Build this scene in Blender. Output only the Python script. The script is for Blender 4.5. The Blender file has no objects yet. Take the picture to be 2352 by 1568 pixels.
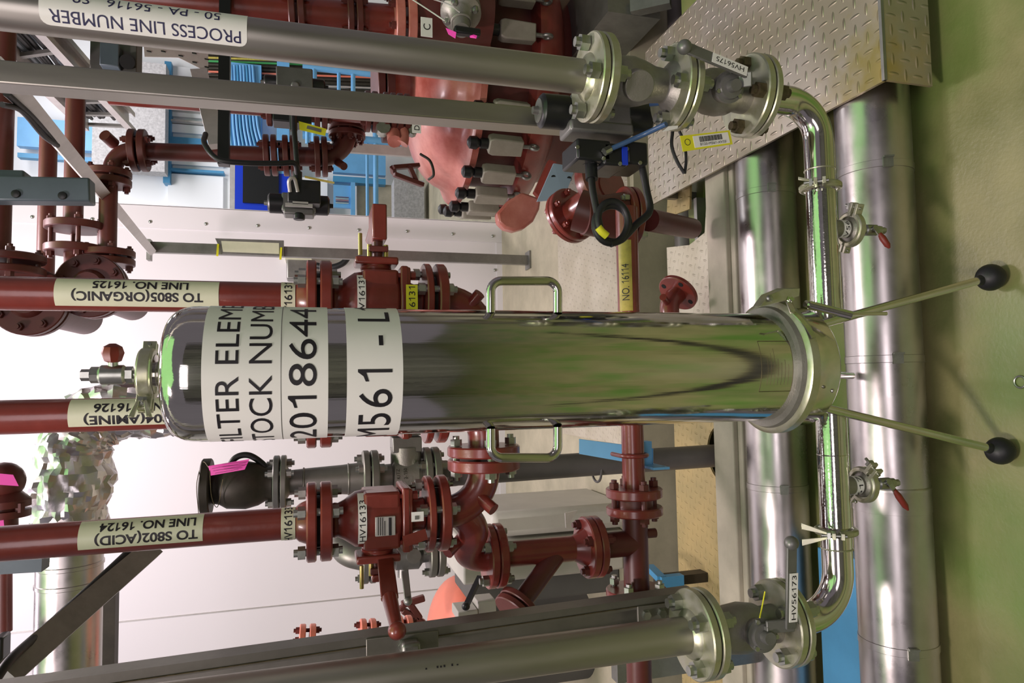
import bpy, bmesh, random
from math import sin, cos, tan, pi, radians, acos, sqrt, hypot, atan2, floor as ifloor
from mathutils import Vector, Matrix
random.seed(7)
S = bpy.context.scene
COL = S.collection
# ------------------------------------------------------------------ camera (the photo was taken with the camera turned on its side)
CAM_H, TILT, YAW, FPX = 1.41, radians(16.3), radians(3.6), 1568.0
cR = Vector((cos(YAW), -sin(YAW), 0))
cF = Vector((sin(YAW)*cos(TILT), cos(YAW)*cos(TILT), -sin(TILT)))
cU = Vector((sin(YAW)*sin(TILT), cos(YAW)*sin(TILT), cos(TILT)))
cO = Vector((0, 0, CAM_H))
cam = bpy.data.cameras.new('camera'); cam.sensor_width = 36; cam.lens = 24; cam.clip_start = .05
camo = bpy.data.objects.new('camera', cam); COL.objects.link(camo)
M = Matrix((-cU, cR, -cF)).transposed().to_4x4(); M.translation = cO
camo.matrix_world = M
S.camera = camo
# ------------------------------------------------------------------ world, lamps, exposure
wd = bpy.data.worlds.new('hall_light'); S.world = wd; wd.use_nodes = True
wd.node_tree.nodes['Background'].inputs[0].default_value = (.94, .82, .93, 1)
wd.node_tree.nodes['Background'].inputs[1].default_value = .27
def area(name, loc, target, sx, sy, power, col):
    l = bpy.data.lights.new(name, 'AREA'); l.shape = 'RECTANGLE'; l.size = sx; l.size_y = sy; l.energy = power; l.color = col
    o = bpy.data.objects.new(name, l); COL.objects.link(o); o.location = loc
    o.rotation_euler = (Vector(target)-Vector(loc)).to_track_quat('-Z', 'Y').to_euler(); return o
area('lamp_front', (-1.25, -.05, 4.4), (0, 1.3, 0), .35, .6, 160, (1, .82, .84))
area('lamp_back', (.6, 3.2, 4.5), (.2, 1.6, 0), .5, .9, 160, (1, .82, .87))
area('lamp_wall', (-.6, 3.3, 4.3), (-.6, 5.0, 2.2), 3.0, .4, 90, (1, .86, 1))
area('lamp_green', (.6, .6, 5.6), (.3, 1.2, .0), 5.5, 4.5, 115, (.42, 1, .26))
area('lamp_far', (2.6, 7.0, 4.8), (2.4, 8.4, 1.0), 3.0, 1.5, 240, (1, .95, .97))
area('fill_camera_side', (-.4, -2.6, 3.0), (0, 1.3, 1.1), 2.4, 1.0, 62, (1, .88, .92))  # added fill without a real lamp, brightens faces turned to the camera
vs = S.view_settings; vs.view_transform = 'Standard'; vs.look = 'None'; vs.exposure = -0.64; vs.gamma = 1; vs.use_curve_mapping = False
# ------------------------------------------------------------------ helpers: sight lines of the photo turned into points at a given depth or height
def ray(x, y): return cR*((784-y)/FPX) - cU*((x-1176)/FPX) + cF
def w(x, y, Y):
    v = ray(x, y); return cO + v*(Y/v.y)
def fz(x, y, z):
    v = ray(x, y); return cO + v*((z-CAM_H)/v.z)
def pr(px, p): return px*((Vector(p)-cO).dot(cF))/FPX
X_, Y_, Z_ = Vector((1,0,0)), Vector((0,1,0)), Vector((0,0,1))
def perp(a):
    a = a.normalized(); r = Z_ if abs(a.z) < .9 else X_
    u = (r - a*r.dot(a)).normalized(); return u, a.cross(u)
class MB:
    def __init__(s): s.v = []; s.f = []
    def add(s, vs_, fs):
        o = len(s.v); s.v += [Vector(v) for v in vs_]; s.f += [tuple(i+o for i in f) for f in fs]; return s
    def sweep(s, pts, r, n=16, cap=True, loop=False):
        P = [Vector(p) for p in pts]; m = len(P)
        rs = r if isinstance(r, (list, tuple)) else [r]*m
        T = []
        for i in range(m):
            a = P[i-1] if (i > 0 or loop) else P[i]; b = P[(i+1) % m] if (i < m-1 or loop) else P[i]
            T.append((b-a).normalized())
        u, _ = perp(T[0]); vs_ = []
        for i in range(m):
            u = (u - T[i]*u.dot(T[i])).normalized(); b = T[i].cross(u)
            for k in range(n):
                an = 2*pi*k/n; vs_.append(P[i] + (u*cos(an)+b*sin(an))*rs[i])
        fs = []
        for i in range(m if loop else m-1):
            j = (i+1) % m
            for k in range(n):
                k2 = (k+1) % n; fs.append((i*n+k, i*n+k2, j*n+k2, j*n+k))
        if cap and not loop:
            fs.append(tuple(range(n))[::-1]); fs.append(tuple((m-1)*n+k for k in range(n)))
        return s.add(vs_, fs)
    def cyl(s, a, b, r, n=20, r2=None): return s.sweep([a, b], [r, r if r2 is None else r2], n)
    def lathe(s, o, ax, prof, n=32):
        o = Vector(o); ax = Vector(ax).normalized(); u, b = perp(ax); vs_ = []; fs = []; m = len(prof)
        for h, r in prof:
            for k in range(n):
                an = 2*pi*k/n; vs_.append(o + ax*h + (u*cos(an)+b*sin(an))*max(r, 1e-5))
        for i in range(m-1):
            for k in range(n):
                k2 = (k+1) % n; fs.append((i*n+k, i*n+k2, (i+1)*n+k2, (i+1)*n+k))
        fs.append(tuple(range(n))[::-1]); fs.append(tuple((m-1)*n+k for k in range(n)))
        return s.add(vs_, fs)
    def box(s, c, d, R=None):
        c = Vector(c); vs_ = []
        for i in (-1, 1):
            for j in (-1, 1):
                for k in (-1, 1):
                    q = Vector((i*d[0]/2, j*d[1]/2, k*d[2]/2))
                    if R is not None: q = R @ q
                    vs_.append(c+q)
        return s.add(vs_, [(0,1,3,2),(4,6,7,5),(0,4,5,1),(2,3,7,6),(0,2,6,4),(1,5,7,3)])
    def box2(s, lo, hi):
        lo = Vector(lo); hi = Vector(hi); return s.box((lo+hi)/2, hi-lo)
    def bar(s, a, b, wd_, ht, side=None):
        a = Vector(a); b = Vector(b); d = b-a; t = d.normalized()
        if side is None: u, v = perp(t)
        else:
            side = Vector(side); u = (side-t*side.dot(t)).normalized(); v = t.cross(u)
        R = Matrix((u, v, t)).transposed(); return s.box((a+b)/2, (wd_, ht, d.length), R)
    def ball(s, c, r, n=16, sq=(1,1,1)):
        prof = [(-r*cos(pi*i/n), r*sin(pi*i/n)) for i in range(n+1)]; o = len(s.v)
        s.lathe((0,0,0), Z_, prof, n*2)
        c = Vector(c)
        for i in range(o, len(s.v)): q = s.v[i]; s.v[i] = c+Vector((q.x*sq[0], q.y*sq[1], q.z*sq[2]))
        return s
    def torus(s, c, ax, R, r, n=40, m=10):
        u, b = perp(Vector(ax)); c = Vector(c)
        return s.sweep([c+(u*cos(2*pi*i/n)+b*sin(2*pi*i/n))*R for i in range(n)], r, m, loop=True)
    def prism(s, pts, vec):
        P = [Vector(p) for p in pts]; m = len(P); vec = Vector(vec)
        fs = [tuple(range(m)), tuple(range(2*m-1, m-1, -1))]
        for i in range(m): j = (i+1) % m; fs.append((i, i+m, j+m, j))
        return s.add(P+[p+vec for p in P], fs)
    def chan(s, a, b, wd_, ht, th, side):
        """C channel: open side faces -side"""
        a = Vector(a); b = Vector(b); t = (b-a).normalized(); side = Vector(side)
        u = (side-t*side.dot(t)).normalized(); v = t.cross(u); h = wd_/2; lip = wd_*.22
        sec = [(ht/2,-h),(ht/2,h),(-ht/2,h),(-ht/2,h-lip),(-ht/2+th,h-lip),(-ht/2+th,h-th),(ht/2-th,h-th),(ht/2-th,-h+th),(-ht/2+th,-h+th),(-ht/2+th,-h+lip),(-ht/2,-h+lip),(-ht/2,-h)]
        return s.prism([a+u*p+v*q for p, q in sec], b-a)
def root_loc(o):
    while o.parent: o = o.parent
    return Vector(o.location)
def obj(name, mb, mat, parent=None, bev=0, smooth=40, loc=None):
    off = root_loc(parent) if parent else (Vector(loc) if loc is not None else sum(mb.v, Vector())/max(1, len(mb.v)))
    me = bpy.data.meshes.new(name); me.from_pydata([v-off for v in mb.v], [], mb.f)
    bm = bmesh.new(); bm.from_mesh(me); bmesh.ops.recalc_face_normals(bm, faces=bm.faces); bm.to_mesh(me); bm.free()
    me.materials.append(mat)
    for p in me.polygons: p.use_smooth = True
    me.set_sharp_from_angle(angle=radians(smooth))
    o = bpy.data.objects.new(name, me); COL.objects.link(o)
    if parent: o.parent = parent
    else: o.location = off
    if bev:
        m = o.modifiers.new('bev', 'BEVEL'); m.width = bev; m.segments = 2; m.limit_method = 'ANGLE'; m.angle_limit = radians(40)
    return o
def tag(o, label, cat, group=None, kind=None):
    o['label'] = label; o['category'] = cat
    if group: o['group'] = group
    if kind: o['kind'] = kind
    return o
def T(name, label, cat, loc, group=None):
    o = bpy.data.objects.new(name, None); COL.objects.link(o); o.location = loc; o.empty_display_size = .02
    return tag(o, label, cat, group)
def one(name, mb, mat, label, cat, group=None, bev=0, smooth=40): return tag(obj(name, mb, mat, None, bev, smooth), label, cat, group)
def struct(name, mb, mat, parent=None, bev=0):
    o = obj(name, mb, mat, parent, bev)
    if not parent: o['kind'] = 'structure'
    return o
def fillet(pts, R, n=8):
    P = [Vector(p) for p in pts]; out = [P[0]]
    for i in range(1, len(P)-1):
        a = (P[i-1]-P[i]); b = (P[i+1]-P[i]); la, lb = a.length, b.length; a.normalize(); b.normalize()
        th = acos(max(-1, min(1, a.dot(b)))); rr = R[i-1] if isinstance(R, (list, tuple)) else R
        if th > 3.1: out.append(P[i]); continue
        tl = min(rr/tan(th/2), la*(.97 if i == 1 else .499), lb*(.97 if i == len(P)-2 else .499)); r2 = tl*tan(th/2)
        c = P[i] + (a+b).normalized()*(r2/sin(th/2)); s0 = P[i]+a*tl-c; s1 = P[i]+b*tl-c
        om = acos(max(-1, min(1, s0.normalized().dot(s1.normalized()))))
        for k in range(n+1):
            q = k/n; out.append(c + (s0*sin((1-q)*om)+s1*sin(q*om))/sin(om))
    out.append(P[-1]); return out
def bez(pts, n=10):
    """smooth Catmull-Rom line through points"""
    P = [Vector(p) for p in pts]; P = [P[0]*2-P[1]]+P+[P[-1]*2-P[-2]]; out = []
    for i in range(1, len(P)-2):
        for k in range(n):
            t = k/n; a, b, c, d = P[i-1:i+3]
            out.append(.5*((2*b)+(c-a)*t+(2*a-5*b+4*c-d)*t*t+(-a+3*b-3*c+d)*t**3))
    out.append(P[-2]); return out
def flange(mb, c, ax, r, th, n=40):
    """one disc, c = centre of its first face, grows along ax"""
    ch = min(.003, th*.15); mb.lathe(c, ax, [(0, r-ch), (ch, r), (th-ch, r), (th, r-ch)], n); return mb
def bolts(parent, c, ax, R, n, L, r, mat, phase=.5, sub=None):
    c = Vector(c); ax = Vector(ax).normalized(); u, b = perp(ax)
    for k in range(n):
        an = 2*pi*(k+phase)/n; p = c+(u*cos(an)+b*sin(an))*R; m = MB()
        m.cyl(p-ax*(L/2+r*1.7), p+ax*(L/2+r*1.7), r*.58, 10)
        m.cyl(p-ax*(L/2+r*1.1), p-ax*L/2, r, 6); m.cyl(p+ax*L/2, p+ax*(L/2+r*1.1), r, 6)
        obj('bolt', m, mat, parent, smooth=30)
class Cyl:
    """wraps flat art round a pipe: th = angle from ref, h = along the axis"""
    def __init__(s, o, ax, ref, r):
        s.o = Vector(o); s.ax = Vector(ax).normalized(); ref = Vector(ref); s.u = (ref-s.ax*ref.dot(s.ax)).normalized(); s.b = s.ax.cross(s.u); s.r = r
    def p(s, th, h, d=0): return s.o + s.ax*h + (s.u*cos(th)+s.b*sin(th))*(s.r+d)
    def patch(s, mb, t0, t1, h0, h1, d=.0008, n=None, cr=0):
        n = n or max(6, int(abs(t1-t0)*18)); rows = [h0, h1]; vs_ = []; fs = []
        if cr:
            rows = [h0+cr*(1-cos(pi/2*i/4)) for i in range(5)]+[h1-cr*(1-cos(pi/2*(4-i)/4)) for i in range(5)]
        m = len(rows)
        for lay in (d, -.0005):
            for h in rows:
                e = min(h-h0, h1-h); ins = 0
                if cr and e < cr: ins = (cr - sqrt(max(0, cr*cr-(cr-e)**2)))/s.r
                for i in range(n+1): vs_.append(s.p(t0+ins+(t1-t0-2*ins)*i/n, h, lay))
        K = (n+1)*m
        for j in range(m-1):
            for i in range(n):
                a = j*(n+1)+i; fs.append((a, a+1, a+n+2, a+n+1)); fs.append((K+a, K+a+n+1, K+a+n+2, K+a+1))
        for j in range(m-1):
            for i in (0, n): a = j*(n+1)+i; fs.append((a, a+n+1, K+a+n+1, K+a))
        for i in range(n):
            for j in (0, m-1): a = j*(n+1)+i; fs.append((a, a+1, K+a+1, K+a))
        mb.add(vs_, fs); return mb
_tc = {}
def _ink(body, bold):
    cu = bpy.data.curves.new('txt', 'FONT'); cu.body = body; cu.size = 1; cu.offset = bold; cu.resolution_u = 5
    o = bpy.data.objects.new('txt', cu); COL.objects.link(o); bpy.context.view_layer.update()
    me = bpy.data.meshes.new_from_object(o.evaluated_get(bpy.context.evaluated_depsgraph_get()))
    bpy.data.objects.remove(o); bpy.data.curves.remove(cu)
    vs_ = [tuple(v.co) for v in me.vertices]; fs = [tuple(p.vertices) for p in me.polygons]; bpy.data.meshes.remove(me); return vs_, fs
def _glyph(c, bold):
    """outline and advance of one character; the figure one gets its slanted flag"""
    k = (c, bold)
    if k in _tc: return _tc[k]
    wd_ = lambda t: (lambda q: max(v[0] for v in q)-min(v[0] for v in q))(_ink(t, bold)[0])
    adv = wd_('H'+c+'H')-wd_('HH'); vs_, fs = ([], []) if c == ' ' else _ink(c, bold)
    if vs_:
        x0 = min(v[0] for v in vs_); lead = (wd_('H'+c)-wd_('H')-(max(v[0] for v in vs_)-x0))
        hb = (wd_('HH')-2*wd_('H')); lead = max(0, lead-hb/2)
        vs_ = [(v[0]-x0+lead, v[1], 0) for v in vs_]
        if c == '1':
            st = .072+bold*1.6; xc = adv*.62; n = [(xc-st/2,0),(xc+st/2,0),(xc+st/2,.715),(xc-st/2+.012,.715),(xc-.075-st/2,.60),(xc-.185-st/2,.555),(xc-.185-st/2,.555-st),(xc-st/2,.615-st)]
            vs_ = [(x, y, 0) for x, y in n]; fs = [(0,1,2,7),(7,2,3,4),(7,4,5,6)]
    _tc[k] = (vs_, fs, adv); return _tc[k]
def text_flat(body, Wd, Ht, bold=0.0):
    """(bmesh) text scaled to width Wd and capital height Ht, centred on 0,0 (Wd None keeps proportions)"""
    V, F, x = [], [], 0
    for c in body:
        at = None
        if not isinstance(c, str): c, at = c
        vs_, fs, adv = _glyph(c, bold)
        if at is not None: x = at*.715/Ht-adv/2
        o = len(V); V += [(v[0]+x, v[1], 0) for v in vs_]; F += [tuple(i+o for i in f) for f in fs]; x += adv
    x0, x1 = min(v[0] for v in V), max(v[0] for v in V)
    if not isinstance(body, str): x0 = x1 = 0; Wd = None
    capH = .715; k = Ht/capH; kx = k if Wd is None else Wd/(x1-x0)
    me = bpy.data.meshes.new('txt'); me.from_pydata([((v[0]-(x0+x1)/2)*kx, (v[1]-capH/2)*k, 0) for v in V], [], F)
    bm = bmesh.new(); bm.from_mesh(me); bpy.data.meshes.remove(me); return bm
def text_on(name, body, Wd, Ht, mat, parent, fn, cut='x', step=.004, bold=0.0):
    bm = text_flat(body, Wd, Ht, bold); no = Vector((1,0,0)) if cut == 'x' else Vector((0,1,0))
    if cut:
        cs = [(v.co.x if cut == 'x' else v.co.y) for v in bm.verts]; a = min(cs)+step
        while a < max(cs):
            bmesh.ops.bisect_plane(bm, geom=bm.verts[:]+bm.edges[:]+bm.faces[:], plane_co=no*a, plane_no=no); a += step
    off = root_loc(parent)
    for v in bm.verts: v.co = Vector(fn(v.co.x, v.co.y))-off
    me = bpy.data.meshes.new(name); bm.to_mesh(me); bm.free(); me.materials.append(mat)
    o = bpy.data.objects.new(name, me); COL.objects.link(o); o.parent = parent; return o
def plane_fn(o, sx, sy, d=0):
    o = Vector(o); sx = Vector(sx).normalized(); sy = Vector(sy).normalized(); n = sx.cross(sy).normalized()
    return lambda s, t: o+sx*s+sy*t+n*d
# ------------------------------------------------------------------ materials
def mat(name, col, rough=.5, metal=0, var=.0, scale=8, col2=None, bump=0, bscale=60, rvar=0, stretch=None, spec=.5, coat=0, band=(.35, .7), detail=5, emit=None):
    m = bpy.data.materials.new(name); m.use_nodes = True; nt = m.node_tree; b = nt.nodes['Principled BSDF']
    b.inputs['Base Color'].default_value = (*col, 1); b.inputs['Roughness'].default_value = rough; b.inputs['Metallic'].default_value = metal
    b.inputs['Specular IOR Level'].default_value = spec
    if coat: b.inputs['Coat Weight'].default_value = coat; b.inputs['Coat Roughness'].default_value = .12
    if emit: b.inputs['Emission Color'].default_value = (*emit[0], 1); b.inputs['Emission Strength'].default_value = emit[1]
    if var or bump or rvar or col2:
        tc = nt.nodes.new('ShaderNodeTexCoord'); mp = nt.nodes.new('ShaderNodeMapping'); nt.links.new(tc.outputs['Object'], mp.inputs[0])
        if stretch: mp.inputs['Scale'].default_value = stretch
        nz = nt.nodes.new('ShaderNodeTexNoise'); nz.inputs['Scale'].default_value = scale; nz.inputs['Detail'].default_value = detail; nz.inputs['Roughness'].default_value = .65
        nt.links.new(mp.outputs[0], nz.inputs[0])
        if var or col2:
            rp = nt.nodes.new('ShaderNodeValToRGB'); c2 = col2 or tuple(c*(1-var) for c in col)
            rp.color_ramp.elements[0].position = band[0]; rp.color_ramp.elements[0].color = (*c2, 1)
            rp.color_ramp.elements[1].position = band[1]; rp.color_ramp.elements[1].color = (*col, 1)
            nt.links.new(nz.outputs[0], rp.inputs[0]); nt.links.new(rp.outputs[0], b.inputs['Base Color'])
        if rvar:
            mr = nt.nodes.new('ShaderNodeMapRange'); mr.inputs[1].default_value = .3; mr.inputs[2].default_value = .7
            mr.inputs[3].default_value = rough-rvar; mr.inputs[4].default_value = rough+rvar
            nt.links.new(nz.outputs[0], mr.inputs[0]); nt.links.new(mr.outputs[0], b.inputs['Roughness'])
        if bump:
            n2 = nt.nodes.new('ShaderNodeTexNoise'); n2.inputs['Scale'].default_value = bscale; n2.inputs['Detail'].default_value = 4; nt.links.new(mp.outputs[0], n2.inputs[0])
            bp = nt.nodes.new('ShaderNodeBump'); bp.inputs['Strength'].default_value = bump; bp.inputs['Distance'].default_value = .002 if bump < .9 else .03
            nt.links.new(n2.outputs[0], bp.inputs['Height']); nt.links.new(bp.outputs[0], b.inputs['Normal'])
    return m
K = {}
K['pipe'] = mat('brushed_pipe', (.50,.48,.43), .42, 1, .25, 5, bump=.10, bscale=40, rvar=.08, stretch=(1,1,.12))
K['polish'] = mat('polished_steel', (.66,.66,.61), .085, 1, .10, 6, bump=.11, bscale=30, rvar=.03, stretch=(6,6,.15))
K['tube'] = mat('bright_tube', (.70,.68,.64), .12, 1, .12, 7, bump=.04, bscale=20)
K['clad'] = mat('cladding_sheet', (.62,.59,.58), .33, 1, .22, 6, bump=.05, bscale=9, rvar=.10)
K['flange'] = mat('stained_flange', (.53,.52,.45), .36, .78, .3, 26, col2=(.42,.43,.26), bump=.10, rvar=.12)
K['cast'] = mat('cast_steel', (.36,.35,.31), .5, .8, .25, 14, bump=.25, bscale=220)
K['nut'] = mat('zinc_nut', (.50,.52,.47), .36, 1, .25, 40)
K['nutd'] = mat('rusty_nut', (.16,.13,.07), .6, .7, .5, 50)
K['red'] = mat('red_paint', (.23,.038,.027), .30, 0, .3, 10, bump=.16, bscale=70, spec=.55, coat=.25)
K['redd'] = mat('backlit_red_paint', (.125,.028,.022), .42, 0, .25, 9, bump=.15, bscale=60)  # same red paint made darker: the backlit shade is put into the colour
K['vessel'] = mat('faded_vessel_paint', (.66,.26,.21), .34, 0, 0, 4, col2=(.38,.075,.052), bump=.12, bscale=30, coat=.2)
K['orange'] = mat('salmon_paint', (.80,.22,.14), .4, 0, .12, 5)
K['cream'] = mat('cream_label', (.72,.73,.54), .42, 0, .10, 12)
K['white'] = mat('white_label', (.86,.86,.82), .32, 0, .05, 9)
K['yellow'] = mat('yellow_tag', (.74,.72,.03), .4)
K['yellowd'] = mat('worn_yellow_tape', (.62,.52,.10), .5, 0, .35, 30)
K['pink'] = mat('magenta_tag', (.80,.05,.42), .45)
K['ink'] = mat('black_print', (.012,.010,.014), .5)
K['inkb'] = mat('dark_blue_print', (.02,.02,.08), .5)
K['rubber'] = mat('black_rubber', (.012,.013,.014), .5, 0, .3, 60, bump=.2)
K['plastic'] = mat('black_plastic', (.009,.010,.011), .38)
K['grey'] = mat('grey_casting', (.20,.20,.19), .42, .5, .2, 20)
K['dark'] = mat('dark_iron', (.042,.036,.025), .5, .3, .4, 20)
K['galv'] = mat('galvanised_steel', (.33,.33,.31), .46, .85, .25, 12, bump=.08, bscale=50)
K['galvl'] = mat('galvanised_light', (.62,.60,.58), .45, .6, .15, 14)
K['greyline'] = mat('grey_steel_pipe', (.30,.29,.26), .46, .8, .22, 9, bump=.1)
K['pvc'] = mat('dark_grey_plastic_pipe', (.13,.12,.115), .42, 0, .15, 12)
K['blue'] = mat('sky_blue_paint', (.16,.44,.78), .42, 0, .12, 6)
K['blued'] = mat('deep_sky_blue_paint', (.07,.30,.55), .45, 0, .15, 6)
K['bluesteel'] = mat('blue_grey_paint', (.10,.135,.16), .4, .1, .2, 8)
K['royal'] = mat('royal_blue_panel', (.010,.045,.55), .35)
K['bluehose'] = mat('blue_hose', (.04,.09,.19), .35)
K['brass'] = mat('brass', (.55,.42,.16), .32, 1, .2, 30)
K['handred'] = mat('red_vinyl_grip', (.20,.022,.012), .45, 0, .2, 30)
K['conc'] = mat('pale_concrete', (.50,.46,.33), .75, 0, .25, 5, bump=.25, bscale=90)
K['kerb'] = mat('kerb_concrete', (.50,.46,.36), .75, 0, .22, 7, bump=.25, bscale=90)
K['wall'] = mat('white_panel', (.80,.775,.80), .42)
K['farwall'] = mat('far_white_panel', (.85,.89,.92), .6)
K['granite'] = mat('speckled_grey_panel', (.52,.52,.53), .7, 0, .35, 38)
K['black'] = mat('dark_recess', (.006,.006,.006), .8)
K['backwall'] = mat('reflection_streak_wall', (.46,.44,.40), .6, 0, 0, 5, col2=(.05,.05,.045), stretch=(1.6,1,.03), band=(.42,.6))  # streaks added on the unseen wall to give the filter something to mirror
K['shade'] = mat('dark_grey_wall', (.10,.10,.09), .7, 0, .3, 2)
K['foil'] = mat('aluminium_foil', (.78,.77,.78), .34, 1, .1, 10, bump=.35, bscale=60)
K['swing'] = mat('dull_beige_casting', (.34,.32,.26), .5, .2, .2, 14)
K['platebl'] = mat('pale_blue_grey_plate', (.36,.47,.62), .45, 0, .1, 6)
K['machine'] = mat('beige_machine', (.50,.49,.43), .5, 0, .12, 6)
def floor_mat():
    m = mat('stained_floor', (.285,.265,.115), .42, 0, 0, 3.0, col2=(.17,.175,.065), bump=.3, bscale=120, rvar=.12, spec=.5, band=(.32,.68), detail=8)
    nt = m.node_tree; b = nt.nodes['Principled BSDF']; lk = b.inputs['Base Color'].links[0]; src = lk.from_socket
    tc = nt.nodes.new('ShaderNodeTexCoord'); n = nt.nodes.new('ShaderNodeTexNoise'); n.inputs['Scale'].default_value = 1.6; n.inputs['Detail'].default_value = 6
    nt.links.new(tc.outputs['Object'], n.inputs[0]); rp = nt.nodes.new('ShaderNodeValToRGB'); rp.color_ramp.elements[0].position = .46; rp.color_ramp.elements[1].position = .66
    nt.links.new(n.outputs[0], rp.inputs[0]); mx = nt.nodes.new('ShaderNodeMix'); mx.data_type = 'RGBA'
    mx.inputs[7].default_value = (.10,.20,.03,1); nt.links.new(rp.outputs[0], mx.inputs[0]); nt.links.new(src, mx.inputs[6]); nt.links.new(mx.outputs[2], b.inputs['Base Color'])
    return m
K['floor'] = floor_mat()
def checker_mat(name, col, col2, rough, metal, cell=.036, rot=0, stain=None):
    """chequer plate: raised lozenges, alternating direction, as bump on the sheet"""
    m = bpy.data.materials.new(name); m.use_nodes = True; nt = m.node_tree; N = nt.nodes.new; L = nt.links.new; b = nt.nodes['Principled BSDF']
    b.inputs['Roughness'].default_value = rough; b.inputs['Metallic'].default_value = metal
    tc = N('ShaderNodeTexCoord'); mp = N('ShaderNodeMapping'); mp.inputs['Rotation'].default_value = (0, 0, rot); mp.inputs['Scale'].default_value = (1/cell,)*3
    L(tc.outputs['Object'], mp.inputs[0]); sp = N('ShaderNodeSeparateXYZ'); L(mp.outputs[0], sp.inputs[0])
    def mth(op, a, c=None):
        n = N('ShaderNodeMath'); n.operation = op
        for i, q in enumerate((a, c)):
            if q is None: continue
            if isinstance(q, (int, float)): n.inputs[i].default_value = q
            else: L(q, n.inputs[i])
        return n.outputs[0]
    xs, ys = sp.outputs[0], mth('ADD', sp.outputs[1], sp.outputs[2])
    fx = mth('SUBTRACT', mth('FRACT', xs), .5); fy = mth('SUBTRACT', mth('FRACT', ys), .5)
    par = mth('MODULO', mth('ABSOLUTE', mth('ADD', mth('FLOOR', xs), mth('FLOOR', ys))), 2)
    def loz(a, c):
        return mth('ADD', mth('MULTIPLY', mth('MULTIPLY', a, a), 5.2), mth('MULTIPLY', mth('MULTIPLY', c, c), 60))
    d = mth('ADD', mth('MULTIPLY', par, loz(fx, fy)), mth('MULTIPLY', mth('SUBTRACT', 1, par), loz(fy, fx)))
    hgt = N('ShaderNodeMapRange'); hgt.inputs[1].default_value = 0; hgt.inputs[2].default_value = 1; hgt.inputs[3].default_value = 1; hgt.inputs[4].default_value = 0; L(d, hgt.inputs[0])
    bp = N('ShaderNodeBump'); bp.inputs['Strength'].default_value = .8; bp.inputs['Distance'].default_value = .003; L(hgt.outputs[0], bp.inputs['Height']); L(bp.outputs[0], b.inputs['Normal'])
    nz = N('ShaderNodeTexNoise'); nz.inputs['Scale'].default_value = 5; nz.inputs['Detail'].default_value = 7; L(tc.outputs['Object'], nz.inputs[0])
    rp = N('ShaderNodeValToRGB'); rp.color_ramp.elements[0].position = .38; rp.color_ramp.elements[1].position = .66
    rp.color_ramp.elements[0].color = (*col2, 1); rp.color_ramp.elements[1].color = (*col, 1); L(nz.outputs[0], rp.inputs[0]); L(rp.outputs[0], b.inputs['Base Color'])
    if stain:
        vm = N('ShaderNodeVectorMath'); vm.operation = 'DISTANCE'; L(tc.outputs['Object'], vm.inputs[0]); vm.inputs[1].default_value = stain
        n2 = N('ShaderNodeTexNoise'); n2.inputs['Scale'].default_value = 22; n2.inputs['Detail'].default_value = 6; L(tc.outputs['Object'], n2.inputs[0])
        q = mth('ADD', mth('MULTIPLY', vm.outputs['Value'], 4.2), mth('MULTIPLY', n2.outputs[0], 1.1)); r2 = N('ShaderNodeMapRange'); r2.inputs[1].default_value = .62; r2.inputs[2].default_value = 1.25; r2.inputs[3].default_value = .9; r2.inputs[4].default_value = 0; L(q, r2.inputs[0])
        mx = N('ShaderNodeMix'); mx.data_type = 'RGBA'; L(r2.outputs[0], mx.inputs[0]); L(rp.outputs[0], mx.inputs[6]); mx.inputs[7].default_value = (.34,.26,.05,1); L(mx.outputs[2], b.inputs['Base Color'])
        L(mth('SUBTRACT', metal, mth('MULTIPLY', r2.outputs[0], metal)), b.inputs['Metallic'])
    return m
K['step'] = checker_mat('chequer_plate', (.52,.47,.41), (.42,.37,.27), .42, .75, .034, 0, (.03,.02,.18))
K['plate'] = checker_mat('pale_chequer_plate', (.56,.52,.42), (.46,.42,.32), .5, .3, .030, .3)
K['plateY'] = checker_mat('yellowed_chequer_plate', (.46,.35,.15), (.36,.29,.13), .55, .2, .030, .2)
# ================================================================== SETTING
m = MB(); m.box2((-7, -5, -.06), (7, 2.33, 0)); struct('floor', m, K['floor'])
m = MB(); m.box2((-7, 2.80, -.06), (9, 12, 0)); struct('floor_rear', m, K['conc'])
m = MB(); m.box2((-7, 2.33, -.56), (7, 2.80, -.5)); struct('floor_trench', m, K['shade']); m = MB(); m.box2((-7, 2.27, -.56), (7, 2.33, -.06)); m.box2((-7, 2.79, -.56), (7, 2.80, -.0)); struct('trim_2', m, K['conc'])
m = MB(); m.cyl((-3,2.70,-.20), (2,2.70,-.20), .045, 20); one('trench_pipe', m, K['pvc'], 'dull grey pipe lying along the dark floor trench', 'pipe')
m = MB(); m.torus(fz(2343,877,.002), Z_, .012, .0022, 24, 8); one('floor_ring', m, K['nut'], 'tiny metal ring lying flat on the floor near the ball feet', 'ring')
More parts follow.
